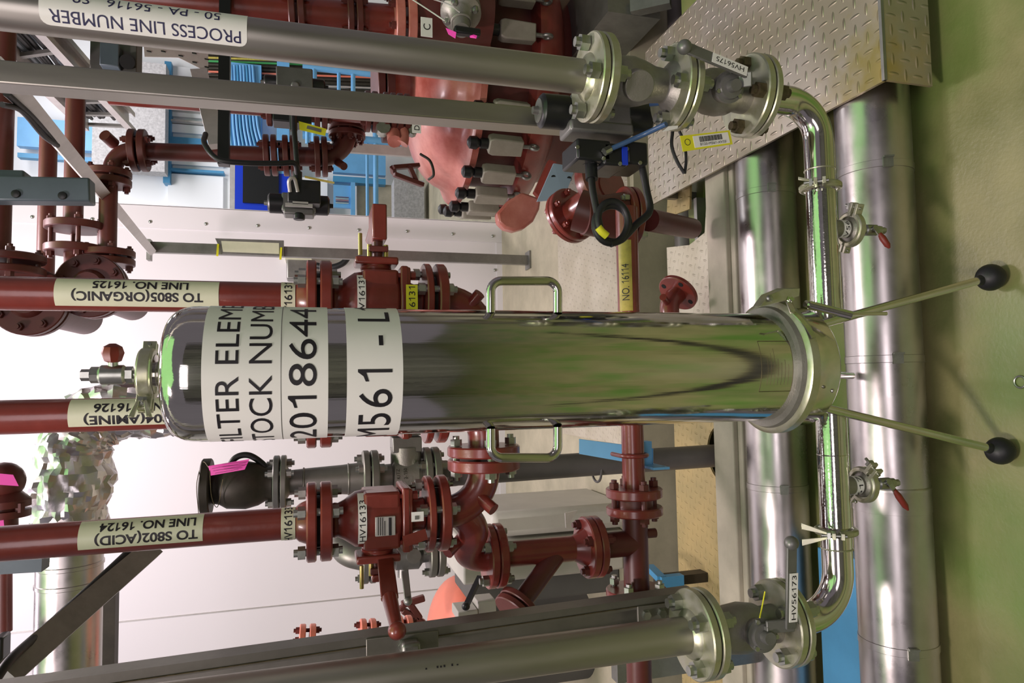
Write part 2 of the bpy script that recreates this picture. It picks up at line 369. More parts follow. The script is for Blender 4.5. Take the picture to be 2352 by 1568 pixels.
# white panelled partition behind the pipework: right end at X=1.235, thin seams every 1.1 m
wl = MB(); wl.box2((-7, 5.05, 0), (1.235, 5.17, 5.4)); wall = struct('wall_rear', wl, K['wall'])
fl = MB(); fl.box2((1.085, 5.043, 0), (1.239, 5.049, 5.4)); fl.box2((1.236, 5.043, 0), (1.242, 5.172, 5.4)); obj('edge_flashing', fl, K['wall'], wall)
fl = MB(); fl.box2((-7, 5.044, 0), (1.084, 5.049, .045)); obj('base_flashing', fl, K['wall'], wall)
for xs in (w(660, 1388, 5.05).x, w(660, 1388, 5.05).x-1.15, w(660, 1388, 5.05).x-2.3):
    s = MB(); s.box2((xs-.004, 5.046, .05), (xs+.004, 5.0505, 5.4)); obj('panel_seam', s, K['galvl'], wall)
for px, py in ((74,498),(212,503),(345,509),(473,514),(592,518),(710,523),(824,528),(935,531),(1040,537),(1132,542),(1137,620)):
    p = w(px, py, 5.043); s = MB(); s.lathe(p, -Y_, [(0,.012),(.004,.011),(.008,.006),(.009,.001)], 14); obj('screw', s, K['nut'], wall)
m = MB(); m.box2((-7, 9.5, -1), (9, 9.6, 6)); struct('wall_far', m, K['farwall'])
m = MB(); m.box2((-7, -5.1, 0), (7, -5, 4.2)); struct('wall_behind_camera', m, K['backwall'])
dg = T('drain_grate', 'dark slotted drain grating in the floor in front of the filter, mirrored in it', 'drain grating', (0,.2,0))
m = MB(); m.box2((-3,.125,.0005),(3,.145,.006)); m.box2((-3,.255,.0005),(3,.275,.006)); obj('frame', m, K['nutd'], dg)
m = MB()
for i in range(300): m.box2((-3+i*.02,.145,.0005),(-3+i*.02+.008,.255,.005))
obj('bars', m, K['dark'], dg)
m = MB(); m.box2((-3,.145,.0003),(3,.255,.0012)); obj('channel_floor', m, K['black'], dg)
# kerb behind the two floor pipes
m = MB(); m.box2((-7, 1.865, 0), (1.9, 1.975, .15)); m.box2((-7, 1.84, 0), (1.9, 1.865, .135)); struct('kerb', m, K['kerb'], bev=.004)
# ------------------------------------------------------------------ chequer plates on the trench edge
def plate_thing(name, pts, z, th, mt, label, cat):
    m = MB(); m.prism([(p.x, p.y, z-th) for p in pts], (0, 0, th)); return one(name, m, mt, label, cat)
hx, hy = -.315, 2.00
# left plate with a round hole for the grey pipe
def holed():
    bm = bmesh.new(); x0, x1, y0, y1, z = -1.62, .05, 1.975, 2.352, .08
    cx, cy, r, n = w(1645, 1045, 2.0).x, 2.03, .098, 32
    m = MB(); top = []; 
    ring = [Vector((cx+r*cos(2*pi*k/n), cy+r*sin(2*pi*k/n), z)) for k in range(n)]
    def edge(a):
        c, s = cos(a), sin(a); t = 9
        for num, den in ((x1-cx, c), (x0-cx, c), (y1-cy, s), (y0-cy, s)):
            if abs(den) > 1e-6 and num/den > 0: t = min(t, num/den)
        return Vector((cx+c*t, cy+s*t, z))
    outer = [edge(2*pi*k/n) for k in range(n)]
    cor = [Vector((x1,y1,z)), Vector((x0,y1,z)), Vector((x0,y0,z)), Vector((x1,y0,z))]
    V = ring+outer; V2 = [v-Vector((0,0,.008)) for v in V]; F = []
    for k in range(n):
        j = (k+1) % n; F.append((k, n+k, n+j, j)); F.append((2*n+k, 2*n+j, 3*n+j, 3*n+k)); F.append((k, j, 2*n+j, 2*n+k)); F.append((n+k, 3*n+k, 3*n+j, n+j))
    m.add(V+V2, F)
    for c in cor:
        a = atan2(c.y-cy, c.x-cx) % (2*pi); k = int(a/(2*pi)*n); j = (k+1) % n
        m.add([outer[k], c, outer[j], outer[k]-Vector((0,0,.008)), c-Vector((0,0,.008)), outer[j]-Vector((0,0,.008))], [(0,1,2),(3,5,4),(0,3,4,1),(1,4,5,2)])
    return m
one('trench_cover', holed(), K['plateY'], 'yellow-stained chequer plate with a round hole around the dark grey pipe', 'floor plate')
m = MB(); m.box2((-1.62, 1.980, 0), (1.9, 2.0, .071)); m.box2((-1.62, 2.315, -.02), (.05, 2.335, .071)); m.box2((.05, 2.155, 0), (.66, 2.175, .071)); struct('trim_1', m, K['galv'])
q = [fz(1532, 612, .08), fz(1533, 760, .08), fz(1632, 760, .08), fz(1625, 560, .08), fz(1600, 480, .08), fz(1590, 475, .08), fz(1590, 545, .08)]
pl = MB(); z = .08; xl = .06
P2 = [(xl, 1.978), (.64, 1.978), (.64, 2.075), (fz(1590,545,z).x, 2.095), (fz(1590,560,z).x, 2.20), (fz(1537,566,z).x, 2.365), (xl, 2.365)]
pl.prism([(a, b, z-.008) for a, b in P2], (0, 0, .008)); one('trench_cover', pl, K['plate'], 'bright chequer plate with a notch cut for the red pipe, beside the step', 'floor plate')
pl = MB(); pl.prism([fz(1540, 412, .072), fz(1590, 395, .072), fz(1588, 480, .072), fz(1535, 500, .072)], (0, 0, .008)); one('trench_cover', pl, K['plateY'], 'small yellowed chequer plate in the dark gap under the step', 'floor plate')
pl = MB(); pl.box2((-.30, 2.83, .001), (1.15, 3.77, .012)); one('floor_plate', pl, K['plate'], 'large pale chequer plate on the concrete behind the red header pipe', 'floor plate')
# ------------------------------------------------------------------ chequer plate step on the right
st = T('step', 'chequer plate step spanning the floor pipes, stained yellow at its near corner', 'step', (.66, 1.195, 0))
m = MB(); m.box2((.66, 1.195, .174), (1.26, 2.30, .182)); obj('tread', m, K['step'], st)
m = MB(); m.box2((.66, 1.190, .048), (1.26, 1.197, .181)); obj('riser', m, K['step'], st)
m = MB(); m.bar((.66, 1.193, .181), (1.26, 1.193, .181), .008, .008); obj('nosing', m, K['galv'], st)
for a, b in ((1.23, 1.21), (1.23, 2.28), (.70, 2.28)):
    m = MB(); m.box2((a-.015, b-.012, 0), (a+.015, b+.012, .174)); obj('leg', m, K['galv'], st)
# ------------------------------------------------------------------ two insulated pipes lying on the floor
def floor_pipe(label, Yc, r, bands, joints, bright):
    t = T('insulated_pipe', label, 'pipe', (0, Yc, 0), 'insulated pipes on the floor')
    m = MB(); m.cyl((-3, Yc, r+.002), (2.2, Yc, r+.002), r, 64); obj('cladding', m, K['clad'], t)
    for px, py in bands:
        x = w(px, py, Yc-r*.6).x; m = MB(); m.lathe((x-.009, Yc, r+.002), X_, [(0, r+.0003), (.001, r+.0016), (.017, r+.0016), (.018, r+.0003)], 64)
        b = obj('band', m, K['clad'], t)
        e = Vector((x, Yc, r+.002))+Vector((0, -cos(.45), sin(.45)))*(r+.004); m = MB()
        R = Matrix((X_, Vector((0, -cos(.45), sin(.45))), Vector((0, -sin(.45), -cos(.45))))).transposed()
        m.box(e, (.024, .007, .022), R); m.box(e+Vector((.012,-.003,0)), (.004, .010, .022), R); obj('buckle', m, K['nut'], b)
    for px, py in joints:
        x = w(px, py, Yc-r*.6).x; m = MB(); m.lathe((x-.03, Yc, r+.002), X_, [(0, r), (.0005, r+.0012), (.05, r+.0012), (.054, r+.0022), (.058, r+.0012), (.06, r)], 64); obj('lap_joint', m, K['clad'], t)
    return t
floor_pipe('front insulated pipe lying on the floor, clad in shiny sheet metal', 1.33, .084, [(2040,382),(2045,824),(2075,1493)], [(2060,1150)], 1)
floor_pipe('rear insulated pipe lying between the front one and the concrete kerb', 1.745, .085, [(1755,437),(1790,1122)], [], 0)
# ================================================================== FAR ROOM beyond the partition
def panel(name, x0, y0, x1, y1, Y, mt, label, cat, th=.05, group=None, build=True):
    a, b = w(x0, y0, Y), w(x1, y1, Y); m = MB(); m.box2((min(a.x,b.x), Y, min(a.z,b.z)), (max(a.x,b.x), Y+th, max(a.z,b.z)))
    return one(name, m, mt, label, cat, group) if build else m
panel('cladding_panel', 215, 130, 378, 395, 9.0, K['granite'], 'speckled grey wall panel in the far room behind the cable trays', 'panel', .2)
panel('wall_panel', 40, 350, 262, 375, 9.2, K['blued'], 'deep blue horizontal rail below the sky blue far wall', 'panel', .1)
panel('wall_panel', 40, 268, 262, 350, 9.25, K['blue'], 'sky blue far wall between the overhead red pipes', 'panel', .1)
# window screen with sky blue frame
sc = T('window_screen', 'tall white glazed screen with sky blue bars in the far room', 'screen', w(600, 200, 9.4))
for x0, y0, x1, y1 in ((378,140,390,420),):
    obj('frame_bar', panel('', x0, y0, x1, y1, 9.34, None, '', '', .17, build=False), K['blued'], sc)
for y0, y1 in ((250,256),(276,283),(312,342),(384,398)):
    obj('frame_bar', panel('', 378, y0, 514, y1, 9.36, None, '', '', .15, build=False), K['blued'] if y0 > 300 else K['galvl'], sc)
for y0, y1 in ((150,250),(256,276),(283,312),(342,384),(398,478)):
    obj('pane', panel('', 386, y0, 512, y1, 9.44, None, '', '', .07, build=False), K['farwall'], sc)
panel('wall_panel', 636, 140, 664, 400, 9.2, K['blue'], 'narrow sky blue wall section behind the half-hidden actuator', 'panel', .29)
bc = T('cable_bundle', 'curved bundle of light blue cables in the far room above the blue cabinet', 'cable', w(560,250,9.2))
for i in range(9):
    m = MB(); m.sweep(bez([w(524+i*7,150,9.2), w(526+i*7.5,230,9.2), w(528+i*8,290,9.2), w(532+i*9,335,9.2)], 8), .016, 8); obj('cable', m, K['blue'] if i % 3 else K['blued'], bc)
m = MB(); a, b = w(600,150,9.24), w(518,335,9.24); m.box2((min(a.x,b.x),9.24,min(a.z,b.z)), (max(a.x,b.x),9.495,max(a.z,b.z))); obj('tray', m, K['blue'], bc)
# notice cabinet
nc = T('cabinet', 'royal blue cabinet with a dark front in the far room', 'cabinet', w(664, 440, 9.2))
obj('frame', panel('', 540, 378, 664, 486, 9.2, None, '', '', .3, build=False), K['royal'], nc)
obj('door', panel('', 558, 375, 640, 469, 9.17, None, '', '', .05, build=False), K['plastic'], nc)
obj('side_post', panel('', 528, 378, 539, 486, 9.21, None, '', '', .29, build=False), K['galvl'], nc)
panel('locker', 668, 405, 752, 495, 9.3, K['farwall'], 'plain white locker beside the royal blue cabinet', 'locker', .2)
# blue steel frame and shelf further right
bf = T('steel_frame', 'sky blue steel door frame with a small shelf of files', 'frame', w(885, 450, 9.0))
obj('panel', panel('', 765, 330, 886, 403, 9.05, None, '', '', .1, build=False), K['blue'], bf)
obj('header_bar', panel('', 765, 403, 886, 424, 8.98, None, '', '', .15, build=False), K['blued'], bf)
obj('shelf_back', panel('', 766, 424, 812, 478, 9.02, None, '', '', .05, build=False), K['blue'], bf)
obj('post', panel('', 806, 418, 816, 500, 8.96, None, '', '', .12, build=False), K['blue'], bf)
for i in range(5):
    tag(panel('file', 771, 451+i*3.4, 801, 453.6+i*3.4, 9.0, (K['red'], K['cream'], K['orange'])[i % 3], '', ''), f"small {('dark red', 'cream', 'orange')[i % 3]} ring file standing on the sky blue shelf in the far room", 'file', 'files on the blue shelf')
panel('wall_panel', 820, 420, 1010, 505, 9.1, K['kerb'], 'beige wall section low down behind the blue post', 'panel', .1)
panel('column_casing', 905, 410, 975, 510, 8.4, K['granite'], 'grey column casing on the floor behind the red vessel', 'column', .3)
# blue handrails: posts stand upright, rails run across
def railing(label, posts, rails, Y, grp):
    t = T('handrail', label, 'handrail', w(880, posts[0], Y), grp)
    for y in posts:
        m = MB(); a, b = w(695, y, Y), w(880, y, Y); m.cyl((a.x, Y, a.z), (a.x, Y, 0), .045, 12); obj('post', m, K['blue'], t)
    for x, y0, y1, r in rails:
        m = MB(); a, b = w(x, y0, Y), w(x, y1, Y); m.cyl((a.x, Y, a.z), (b.x, Y, a.z), r, 10); obj('rail', m, K['blue'], t)
railing('sky blue handrail seen through the gap between the grey post and pipe', (151,), ((706,148,330,.022),(721,150,330,.032),(778,150,330,.02),(811,150,330,.025)), 7.6, 'far handrails')
railing('sky blue handrail standing lower behind the red vessel', (310,), ((862,250,520,.03),(843,330,520,.018)), 7.8, 'far handrails')
# bundle of upright cables on the far side
cb = T('cable_ladder', 'upright ladder of black cables with yellow, green and orange ones', 'cable ladder', w(870, 160, 9.4))
obj('backing', panel('', 470, 112, 880, 205, 9.4, None, '', '', .097, build=False), K['shade'], cb)
cols = ['dark','dark','yellowd','green','dark','dark','orange','dark','dark','galvl','dark']
K['green'] = mat('green_cable', (.05,.35,.10), .5)
for i, c in enumerate(cols):
    m = MB(); y0 = 116+i*8.0; a, b = w(470, y0, 9.36), w(880, y0+15, 9.36); m.cyl(a, b, .024 if c == 'dark' else .014, 8); obj('cable', m, K[c], cb)
m = MB(); m.bar(w(790, 339, 4.6), w(964, 351, 4.6), .064, .03, X_); one('cable_trunking', m, K['galvl'], 'short light grey trunking upright beside the red vessel lid', 'trunking')
# cream downpipe
cp = T('downpipe', 'thin cream downpipe with a bracket in front of the blue wall', 'pipe', w(265, 330, 9.42))
m = MB(); m.sweep([w(205,245,9.42), w(232,300,9.42)], .045, 12); m.sweep([w(232,300,9.42), w(262,345,9.42)], .075, 12); obj('tube', m, K['cream'], cp)
m = MB(); m.torus(w(234,303,9.42), w(262,345,9.42)-w(205,245,9.42), .085, .03, 20, 8); obj('bracket', m, K['galvl'], cp)
# ================================================================== FILTER SKID IN FRONT
YF = 1.16
XF = w(1200, 849, YF).x; RF = pr(131, w(1400, 846, YF))
def zF(x, dY=None): return w(x, 850, YF-(RF if dY is None else dY)).z
AX = lambda z: Vector((XF, YF, z))
ft = T('filter_housing', 'tall polished steel filter housing standing on a tripod with black ball feet', 'filter housing', (XF, YF, 0))
zt, zb = w(462, 850, YF).z, zF(1862)
zd = w(384, 850, YF).z
m = MB(); H = zd-zt; prof = [(zb, RF), (zt, RF)]
for i in range(1, 15):
    a = pi/2*i/14; prof.append((zt+H*sin(a)**.9, .05 + (RF-.05)*cos(a)**.62 if i < 14 else .05))
prof += [(zd+.002, .030), (zd+.003, .0205)]
m.lathe((XF, YF, 0), Z_, prof, 96); obj('body', m, K['polish'], ft)
m = MB(); zn = w(352, 850, YF).z
m.lathe((XF, YF, 0), Z_, [(zd-.004,.0235),(zd+.004,.0195),(zn-.006,.0195),(zn-.004,.030),(zn,.030)], 40); obj('neck', m, K['tube'], ft)
CF = Cyl((XF, YF, 0), Z_, -Y_, RF)
TH0 = -XF/YF*1.0
def filt_label(x0, x1, seams, lines, lab):
    z0, z1 = zF(x1), zF(x0); m = MB(); CF.patch(m, -2.0, 2.0, z0, z1, .0007, 90); lb = obj('label', m, K['white'], ft); lb['label'] = lab
    for sx in seams:
        m = MB(); CF.patch(m, -2.0, 2.0, zF(sx)-.0005, zF(sx)+.0005, .0010, 90); obj('label_seam', m, K['galv'], lb)
    for body, a, b, adv, th in lines:
        zc_, h = (zF(a)+zF(b))/2, abs(zF(a)-zF(b))
        text_on('lettering', body, adv, h, K['ink'], lb, lambda s, t, zc_=zc_, th=th: CF.p(s/RF+th, zc_+t, .0012), 'x', .003, .0)
filt_label(462, 754, (645,), (('FILTER ELEMENT', 491, 547, .372, TH0+.34), ('STOCK NUMBER', 569, 624, .36, TH0+.20), ('2018644', 661, 727, .265, TH0-.03)), 'white label reading FILTER ELEMENT STOCK NUMBER 2018644')
filt_label(797, 926, (), (([('M',-1.22*RF),('5',-.78*RF),('6',-.40*RF),('1',-.03*RF),('-',.47*RF),('L',.95*RF),('1',1.32*RF)], 822, 901, None, TH0),), 'white label with the code starting M561')
# engraved outline low on the body
eg = MB(); a0, a1, h0, h1 = -.46, .44, zF(1822), zF(1750)
for pa, pb in (((a0,h0),(a1,h0)),((a0,h1),(a1,h1)),((a0,h0),(a0,h1)),((a1,h0),(a1,h1))):
    eg.sweep([CF.p(pa[0]+(pb[0]-pa[0])*i/10, pa[1]+(pb[1]-pa[1])*i/10, .0001) for i in range(11)], .0006, 6)
for i in range(7):
    hh = h0+(h1-h0)*(.14+.11*i); b1_ = (.02, .10, .05, .12, .30, .22, .16)[i]
    eg.sweep([CF.p(-.34+(b1_+.34)*k/8, hh, .0001) for k in range(9)], .0004, 5)   # nameplate_text rows
obj('engraving', eg, K['nutd'], ft)
for s_, ya, yb, x0, x1 in ((1, 718, 645, 1127, 1281), (-1, 984, 1051, 1127, 1281)):
    Yh = YF-.035; pts = [w(x0, ya, Yh), w(x0, yb, Yh), w(x1, yb, Yh), w(x1, ya-(4 if s_ < 0 else 0), Yh)]
    m = MB(); m.sweep(fillet(pts, .020), .0080, 16); obj('handle', m, K['tube'], ft)
# clamp ring and base cup
RR = .131
z1_, z2_, z3_ = zF(1868, RR), zF(1889, RR), zF(1930, .117)
m = MB(); m.lathe((XF, YF, 0), Z_, [(z1_+.012,RF+.001),(z1_+.012,RF+.012),(z1_+.004,RF+.015),(z1_-.004,RF+.012)], 80); obj('body_flange', m, K['cast'], ft)
m = MB(); m.lathe((XF, YF, 0), Z_, [(z1_+.004,RF+.010),(z1_+.002,RR-.004),(z1_-.001,RR),(z2_+.003,RR),(z2_,RR-.003),(z2_-.002,RF+.010)], 80); cr = obj('clamp_ring', m, K['flange'], ft)
m = MB(); m.lathe((XF, YF, 0), Z_, [(z2_,.112),(z2_-.002,.117),(z3_,.117),(z3_-.006,.113),(z3_-.016,.085),(z3_-.022,.04),(z3_-.022,.001)], 80); obj('base_cup', m, K['tube'], ft)
# over-centre latch with T handle
aL = .95
def onring(th, z, d): return Vector((XF+sin(th)*(RR+d), YF-cos(th)*(RR+d), z))
m = MB(); zz = (z1_+z2_)/2
m.prism([w(1745,705,1.10), w(1765,678,1.10), w(1802,663,1.10), w(1838,662,1.10), w(1836,680,1.10), w(1805,690,1.10)], (.004, .022, 0)); la = obj('latch_plate', m, K['flange'], ft, .001)
m = MB(); q = w(1767, 685, 1.098); m.lathe(q, -Y_, [(0,.0065),(.003,.0065),(.005,.004)], 14); obj('rivet', m, K['nut'], la)
m = MB(); m.sweep([w(1858,700,1.075), w(1955,724,1.045)], .0082, 16); m.cyl(w(1850,697,1.08), w(1866,702,1.08), .0068, 14); obj('handle_tube', m, K['tube'], la)
m = MB(); m.sweep([w(1950,721,1.05), w(2036,720,1.04)], .0036, 10); obj('handle_rod', m, K['tube'], la)
m = MB(); P = []
for i in range(14): P.append(onring(.88-.5*i/13, z1_+.006-.016*i/13, .003))
P = [w(1822,690,1.052), w(1815,684,1.055), w(1812,692,1.052)]+P[1:]
for a, b in zip(P[:-1], P[1:]): m.bar(a, b, .011, .0018, Z_)
obj('latch_strap', m, K['tube'], la)
m = MB(); m.ball(w(1912,897,YF-.117), .004, 8); obj('rivet', m, K['tube'], ft)
# tripod
feet = [fz(2275, 637, .028), fz(2297, 1035, .028)]
for fp in feet:
    dr = (Vector((fp.x, fp.y, 0))-Vector((XF, YF, 0))).normalized(); top = AX(z3_-.006)+dr*.080
    m = MB(); m.sweep([top, fp+(top-fp).normalized()*.01], .0085, 18); lg = obj('leg', m, K['tube'], ft)
    m = MB(); m.ball(fp, .0285, 16, (1,1,.97)); m.cyl(fp+(top-fp).normalized()*.02, fp+(top-fp).normalized()*.036, .012, 16, .0095); obj('ball_foot', m, K['rubber'], lg)
m = MB(); m.sweep([AX(z3_-.01)+Vector((-.012,.06,0)), Vector((XF-.02, 1.335, .178))], .0085, 16); obj('leg', m, K['tube'], ft)
# sanitary clamps
def tri_clamp(label, c, ax, r, nut_dir, group, wing=1, thick=.013, name='tri_clamp', wl=.034):
    c = Vector(c); ax = Vector(ax).normalized(); nd = Vector(nut_dir); nd = (nd-ax*nd.dot(ax)).normalized(); sd = ax.cross(nd)
    if sd.z < -.5: sd = -sd
    t = T(name, label, 'pipe clamp', c, group); Ro = r*1.42
    for s in (1, -1):
        m = MB(); n = 18; vs_ = []; sec = [(-thick/2,r*1.05),(-thick/2,Ro-.003),(-thick/2+.003,Ro),(thick/2-.003,Ro),(thick/2,Ro-.003),(thick/2,r*1.05)]; fs = []; k_ = len(sec)
        for i in range(n+1):
            a = .10+(pi-.20)*i/n; e = nd*cos(a)+sd*(s*sin(a)); vs_ += [c+ax*h+e*rr for h, rr in sec]
        for i in range(n):
            for k in range(k_): k2 = (k+1) % k_; fs.append((i*k_+k, i*k_+k2, (i+1)*k_+k2, (i+1)*k_+k))
        fs += [tuple(range(k_)), tuple(n*k_+k for k in range(k_))]; m.add(vs_, fs)
        lug = c+nd*(Ro+.006)+sd*(s*.008); R = Matrix((nd, sd, ax)).transposed(); m.box(lug, (.024,.007,thick*1.0), R)
        hl = c-nd*(Ro+.004)+sd*(s*.005); m.box(hl, (.016,.006,thick*.9), R); obj('half_ring', m, K['flange'] if name != 'x' else K['nut'], t, .0008)
    m = MB(); a = c+nd*(Ro+.009); m.cyl(a-sd*.016, a+sd*.030, .0032, 10); m.prism([a+sd*.014-nd*.006-ax*.006, a+sd*.014+nd*.006-ax*.006, a+sd*.014+nd*.006+ax*.006, a+sd*.014-nd*.006+ax*.006], sd*.006); obj('bolt', m, K['nut'], t)
    if wing:
        m = MB()
        for s in (1, -1):
            wv, tv = (nd, sd) if abs(ax.z) > .5 else (sd, nd)
            b0 = a+sd*.020; m.prism([b0+ax*s*.002, b0+ax*s*.007, b0+wv*wl+ax*s*(.008+wl*.32), b0+wv*wl+ax*s*(.006+wl*.08)], tv*.003)
        obj('wing_nut', m, K['flange'], t, .0008)
    m = MB(); a = c-nd*(Ro+.006); m.cyl(a-sd*.012, a+sd*.012, .0028, 10); obj('hinge_pin', m, K['nut'], t)
    return t
# vent on top of the filter
zc0 = w(340, 850, YF).z; vx = w(340, 850, YF).x
tri_clamp('clamp ring on top of the filter housing under the small vent valve', (XF, YF, zc0), Z_, .0285, (-.94,-.35,0), 'sanitary clamps', 1, .021, wl=.026)
def mini_valve(label, base, ax, hd, s, lever, group, name='vent_valve'):
    """small ball valve: base = inlet end, ax = run, hd = stem direction"""
    base = Vector(base); ax = Vector(ax).normalized(); hd = Vector(hd); hd = (hd-ax*hd.dot(ax)).normalized(); t = T(name, label, 'valve', base, group)
    m = MB(); m.lathe(base, ax, [(0,.0055*s),(.010*s,.0055*s)], 16); m.lathe(base+ax*.008*s, ax, [(0,.0105*s),(.008*s,.0105*s)], 6); m.lathe(base+ax*.016*s, ax, [(0,.010*s),(.003*s,.0125*s),(.028*s,.0125*s),(.031*s,.010*s)], 24)
    m.lathe(base+ax*.046*s, ax, [(0,.0105*s),(.010*s,.0105*s)], 8); m.lathe(base+ax*.055*s, ax, [(0,.0075*s),(.012*s,.0075*s)], 6)
    c = base+ax*.031*s; m.cyl(c, c+hd*.019*s, .006*s, 14); obj('body', m, K['nut'], t, smooth=30)
    m = MB()
    if lever is None:
        m.lathe(c+hd*.016*s, hd, [(0,.006*s),(.002,.010*s),(.012*s,.0135*s),(.020*s,.011*s),(.024*s,.004*s)], 8); obj('handle', m, K['handred'], t)
    else:
        lv = Vector(lever); a = c+hd*.017*s; m.bar(a, a+lv*.35, .010*s, .0025, hd.cross(lv)); obj('lever', m, K['nut'], t)
        m = MB(); L = lv.length; u = lv.normalized(); m.sweep([a+u*L*.28, a+u*L*.5, a+u*L*.85, a+u*L], [.0045*s,.0072*s,.0066*s,.002*s], 12); obj('grip', m, K['handred'], t)
    return t
mini_valve('small vent valve with red handle on the very top of the filter housing', (XF, YF, w(322, 851, YF).z), Z_, (1,-.12,0), 1.18, None, None)
# ------------------------------------------------------------------ process pipes, flanged valves, elbows, tubes
YP = 1.16; FR = .0815
def zP(x, y): return w(x, y, YP-FR).z
XR = w(1200, 160, YP).x; XL = w(1200, 1509, YP).x; RP = pr(39.5, w(1200,160,YP))
RPL = pr(44, w(1200,1509,YP))
def pipe_run(label, X, r, zf0, zf1, grp, ph):
    t = T('process_pipe', label, 'pipe', (X, YP, zf1), grp)
    m = MB(); m.cyl((X, YP, zf0+.006), (X, YP, 2.75), r, 40); obj('pipe', m, K['pipe'], t)
    m = MB(); flange(m, (X, YP, zf1), Z_, FR, zf0-zf1, 56); obj('flange', m, K['flange'], t)
    m = MB(); m.lathe((X, YP, zf0), Z_, [(-.001, r+.013),(.004,r+.010),(.008,r+.004),(.012,r)], 40); obj('weld', m, K['flange'], t)
    return t
# right line (HV56175)
zA0, zA1, zA2 = zP(1390,170), zP(1408,175), zP(1431,175)
pr_ = pipe_run('steel process pipe with a white PROCESS LINE NUMBER label', XR, RP, zA0, zA1+.0015, 'process pipes', 0)
bolts(pr_, (XR, YP, zA1), Z_, .0605, 4, (zA0-zA2)*1.0, .0155, K['nut'], .85)
tc = -atan2(XR, YP); CR = Cyl((XR, YP, 0), Z_, -Y_, RP)
zl0, zl1 = w(567, 80, YP-RP).z, w(88, 30, YP-RP).z
m = MB(); CR.patch(m, tc-.48, tc+1.9, zl0, zl1, .0006, 30, cr=.012); lb = obj('label', m, K['white'], pr_); lb['label'] = 'white label reading PROCESS LINE NUMBER'
zm = (zl0+zl1)/2
text_on('lettering', 'PROCESS LINE NUMBER', abs(w(110,80,YP-RP).z-w(553,80,YP-RP).z), .0182, K['inkb'], lb, lambda s, t: CR.p(tc-.05-t/RP, (w(110,30,YP-RP).z+w(553,80,YP-RP).z)/2+s, .0010), 'y', .002)
text_on('lettering', '50 - PA - 56116   S8', abs(w(165,20,YP-RP).z-w(506,40,YP-RP).z), .0175, K['inkb'], lb, lambda s, t: CR.p(tc+.93-t/RP, (w(165,20,YP-RP).z+w(506,40,YP-RP).z)/2+s, .0010), 'y', .002)
zB0, zB1, zB2 = zP(1591,205), zP(1607,210), zP(1624,212)
t = T('check_valve', 'grey cast check valve with a round boss above the HV56175 ball valve', 'valve', (XR, YP, zB1))
m = MB(); flange(m, (XR, YP, zA2), Z_, FR, zA1-zA2-.001, 56); obj('flange', m, K['flange'], t)
m = MB(); flange(m, (XR, YP, zB1+.0012), Z_, FR, zB0-zB1, 56); obj('flange', m, K['flange'], t)
m = MB(); d = zA2-zB0; m.lathe((XR, YP, zB0), Z_, [(-.002,.052),(.003,.046),(d*.12,.032),(d*.28,.034),(d*.45,.042),(d*.62,.047),(d*.82,.045),(d*.97,.038),(d,.040)], 40)
m.sweep([(XR, YP, zB0+d*.62), Vector((XR,YP,zB0+d*.66))+Vector((-.5,-.86,0))*.062], .0285, 28); m.sweep([(XR, YP, zB0+d*.55), Vector((XR,YP,zB0+d*.5))+Vector((.5,-.5,0))*.055], .022, 24)
obj('body', m, K['cast'], t, .002)
bolts(t, (XR, YP, zB1), Z_, .0605, 4, zB0-zB2, .0155, K['nut'], .85)
zC0, zC1, zC2 = zP(1772,235), zP(1789,238), zP(1804,240)
t = T('ball_valve', 'process ball valve with a grey lever tagged HV56175 held along its pipe', 'valve', (XR, YP, zC1), 'process ball valves')
m = MB(); flange(m, (XR, YP, zB2), Z_, FR, zB1-zB2-.001, 56); obj('flange', m, K['flange'], t)
m = MB(); flange(m, (XR, YP, zC1+.0012), Z_, FR, zC0-zC1, 56); obj('flange', m, K['flange'], t)
m = MB(); d = zB2-zC0; m.lathe((XR, YP, zC0), Z_, [(-.001,.036),(d*.2,.034),(d*.3,.042),(d*.45,.046),(d*.62,.044),(d*.8,.034),(d+.001,.036)], 40)
sdv = Vector((-.25,-.94,.06)).normalized(); c = Vector((XR, YP, zC0+d*.52)); m.cyl(c, c+sdv*.062, .026, 28); obj('body', m, K['cast'], t)
m = MB(); m.lathe(c+sdv*.058, sdv, [(0,.030),(.006,.030),(.007,.024),(.014,.022),(.015,.012),(.030,.011)], 28); obj('stem_housing', m, K['grey'], t)
for k in range(3):
    u, b = perp(sdv); an = k*2*pi/3+.4; m = MB(); m.lathe(c+sdv*.063+(u*cos(an)+b*sin(an))*.026, sdv, [(0,.0045),(.006,.0045)], 6); obj('bolt', m, K['nut'], t)
st_ = c+sdv*.080; l0 = w(1712,166,st_.y-.012); l1 = w(1572,108,st_.y-.020)
m = MB(); m.bar(w(1712,200,st_.y-.005), l0, .024, .006, X_+Z_*.4); m.bar(l0+(l0-l1).normalized()*.004, l1, .0215, .006, X_); m.ball(l1, .0135, 10); lv = obj('lever', m, K['grey'], t, .0015)
m = MB(); u = (l0-l1).normalized(); sx = -u; sy = (Vector((-1,0,0))-u*u.dot(Vector((-1,0,0)))).normalized(); nn = sx.cross(sy)
cl = (w(1628,134,l0.y)+w(1716,160,l0.y))/2; cl = l1+u*((cl-l1).dot(u)); La = .078
m.bar(cl-u*La/2-nn*(-.0042), cl+u*La/2-nn*(-.0042), .018, .0012, sy); lb = obj('label', m, K['white'], lv)
lb['label'] = 'white tag reading HV56175'
text_on('lettering', 'HV56175', .062, .0095, K['ink'], lb, plane_fn(cl+nn*.0042, sx, sy, .0009), None)
bolts(t, (XR, YP, zC1), Z_, .0605, 4, zC0-zC2, .0155, K['nutd'], .85)
zT = w(1883, 520, YP).z; RT = pr(32.5, w(1883,520,YP))
def clampX(y, x=1885): return w(x, y, YP).x
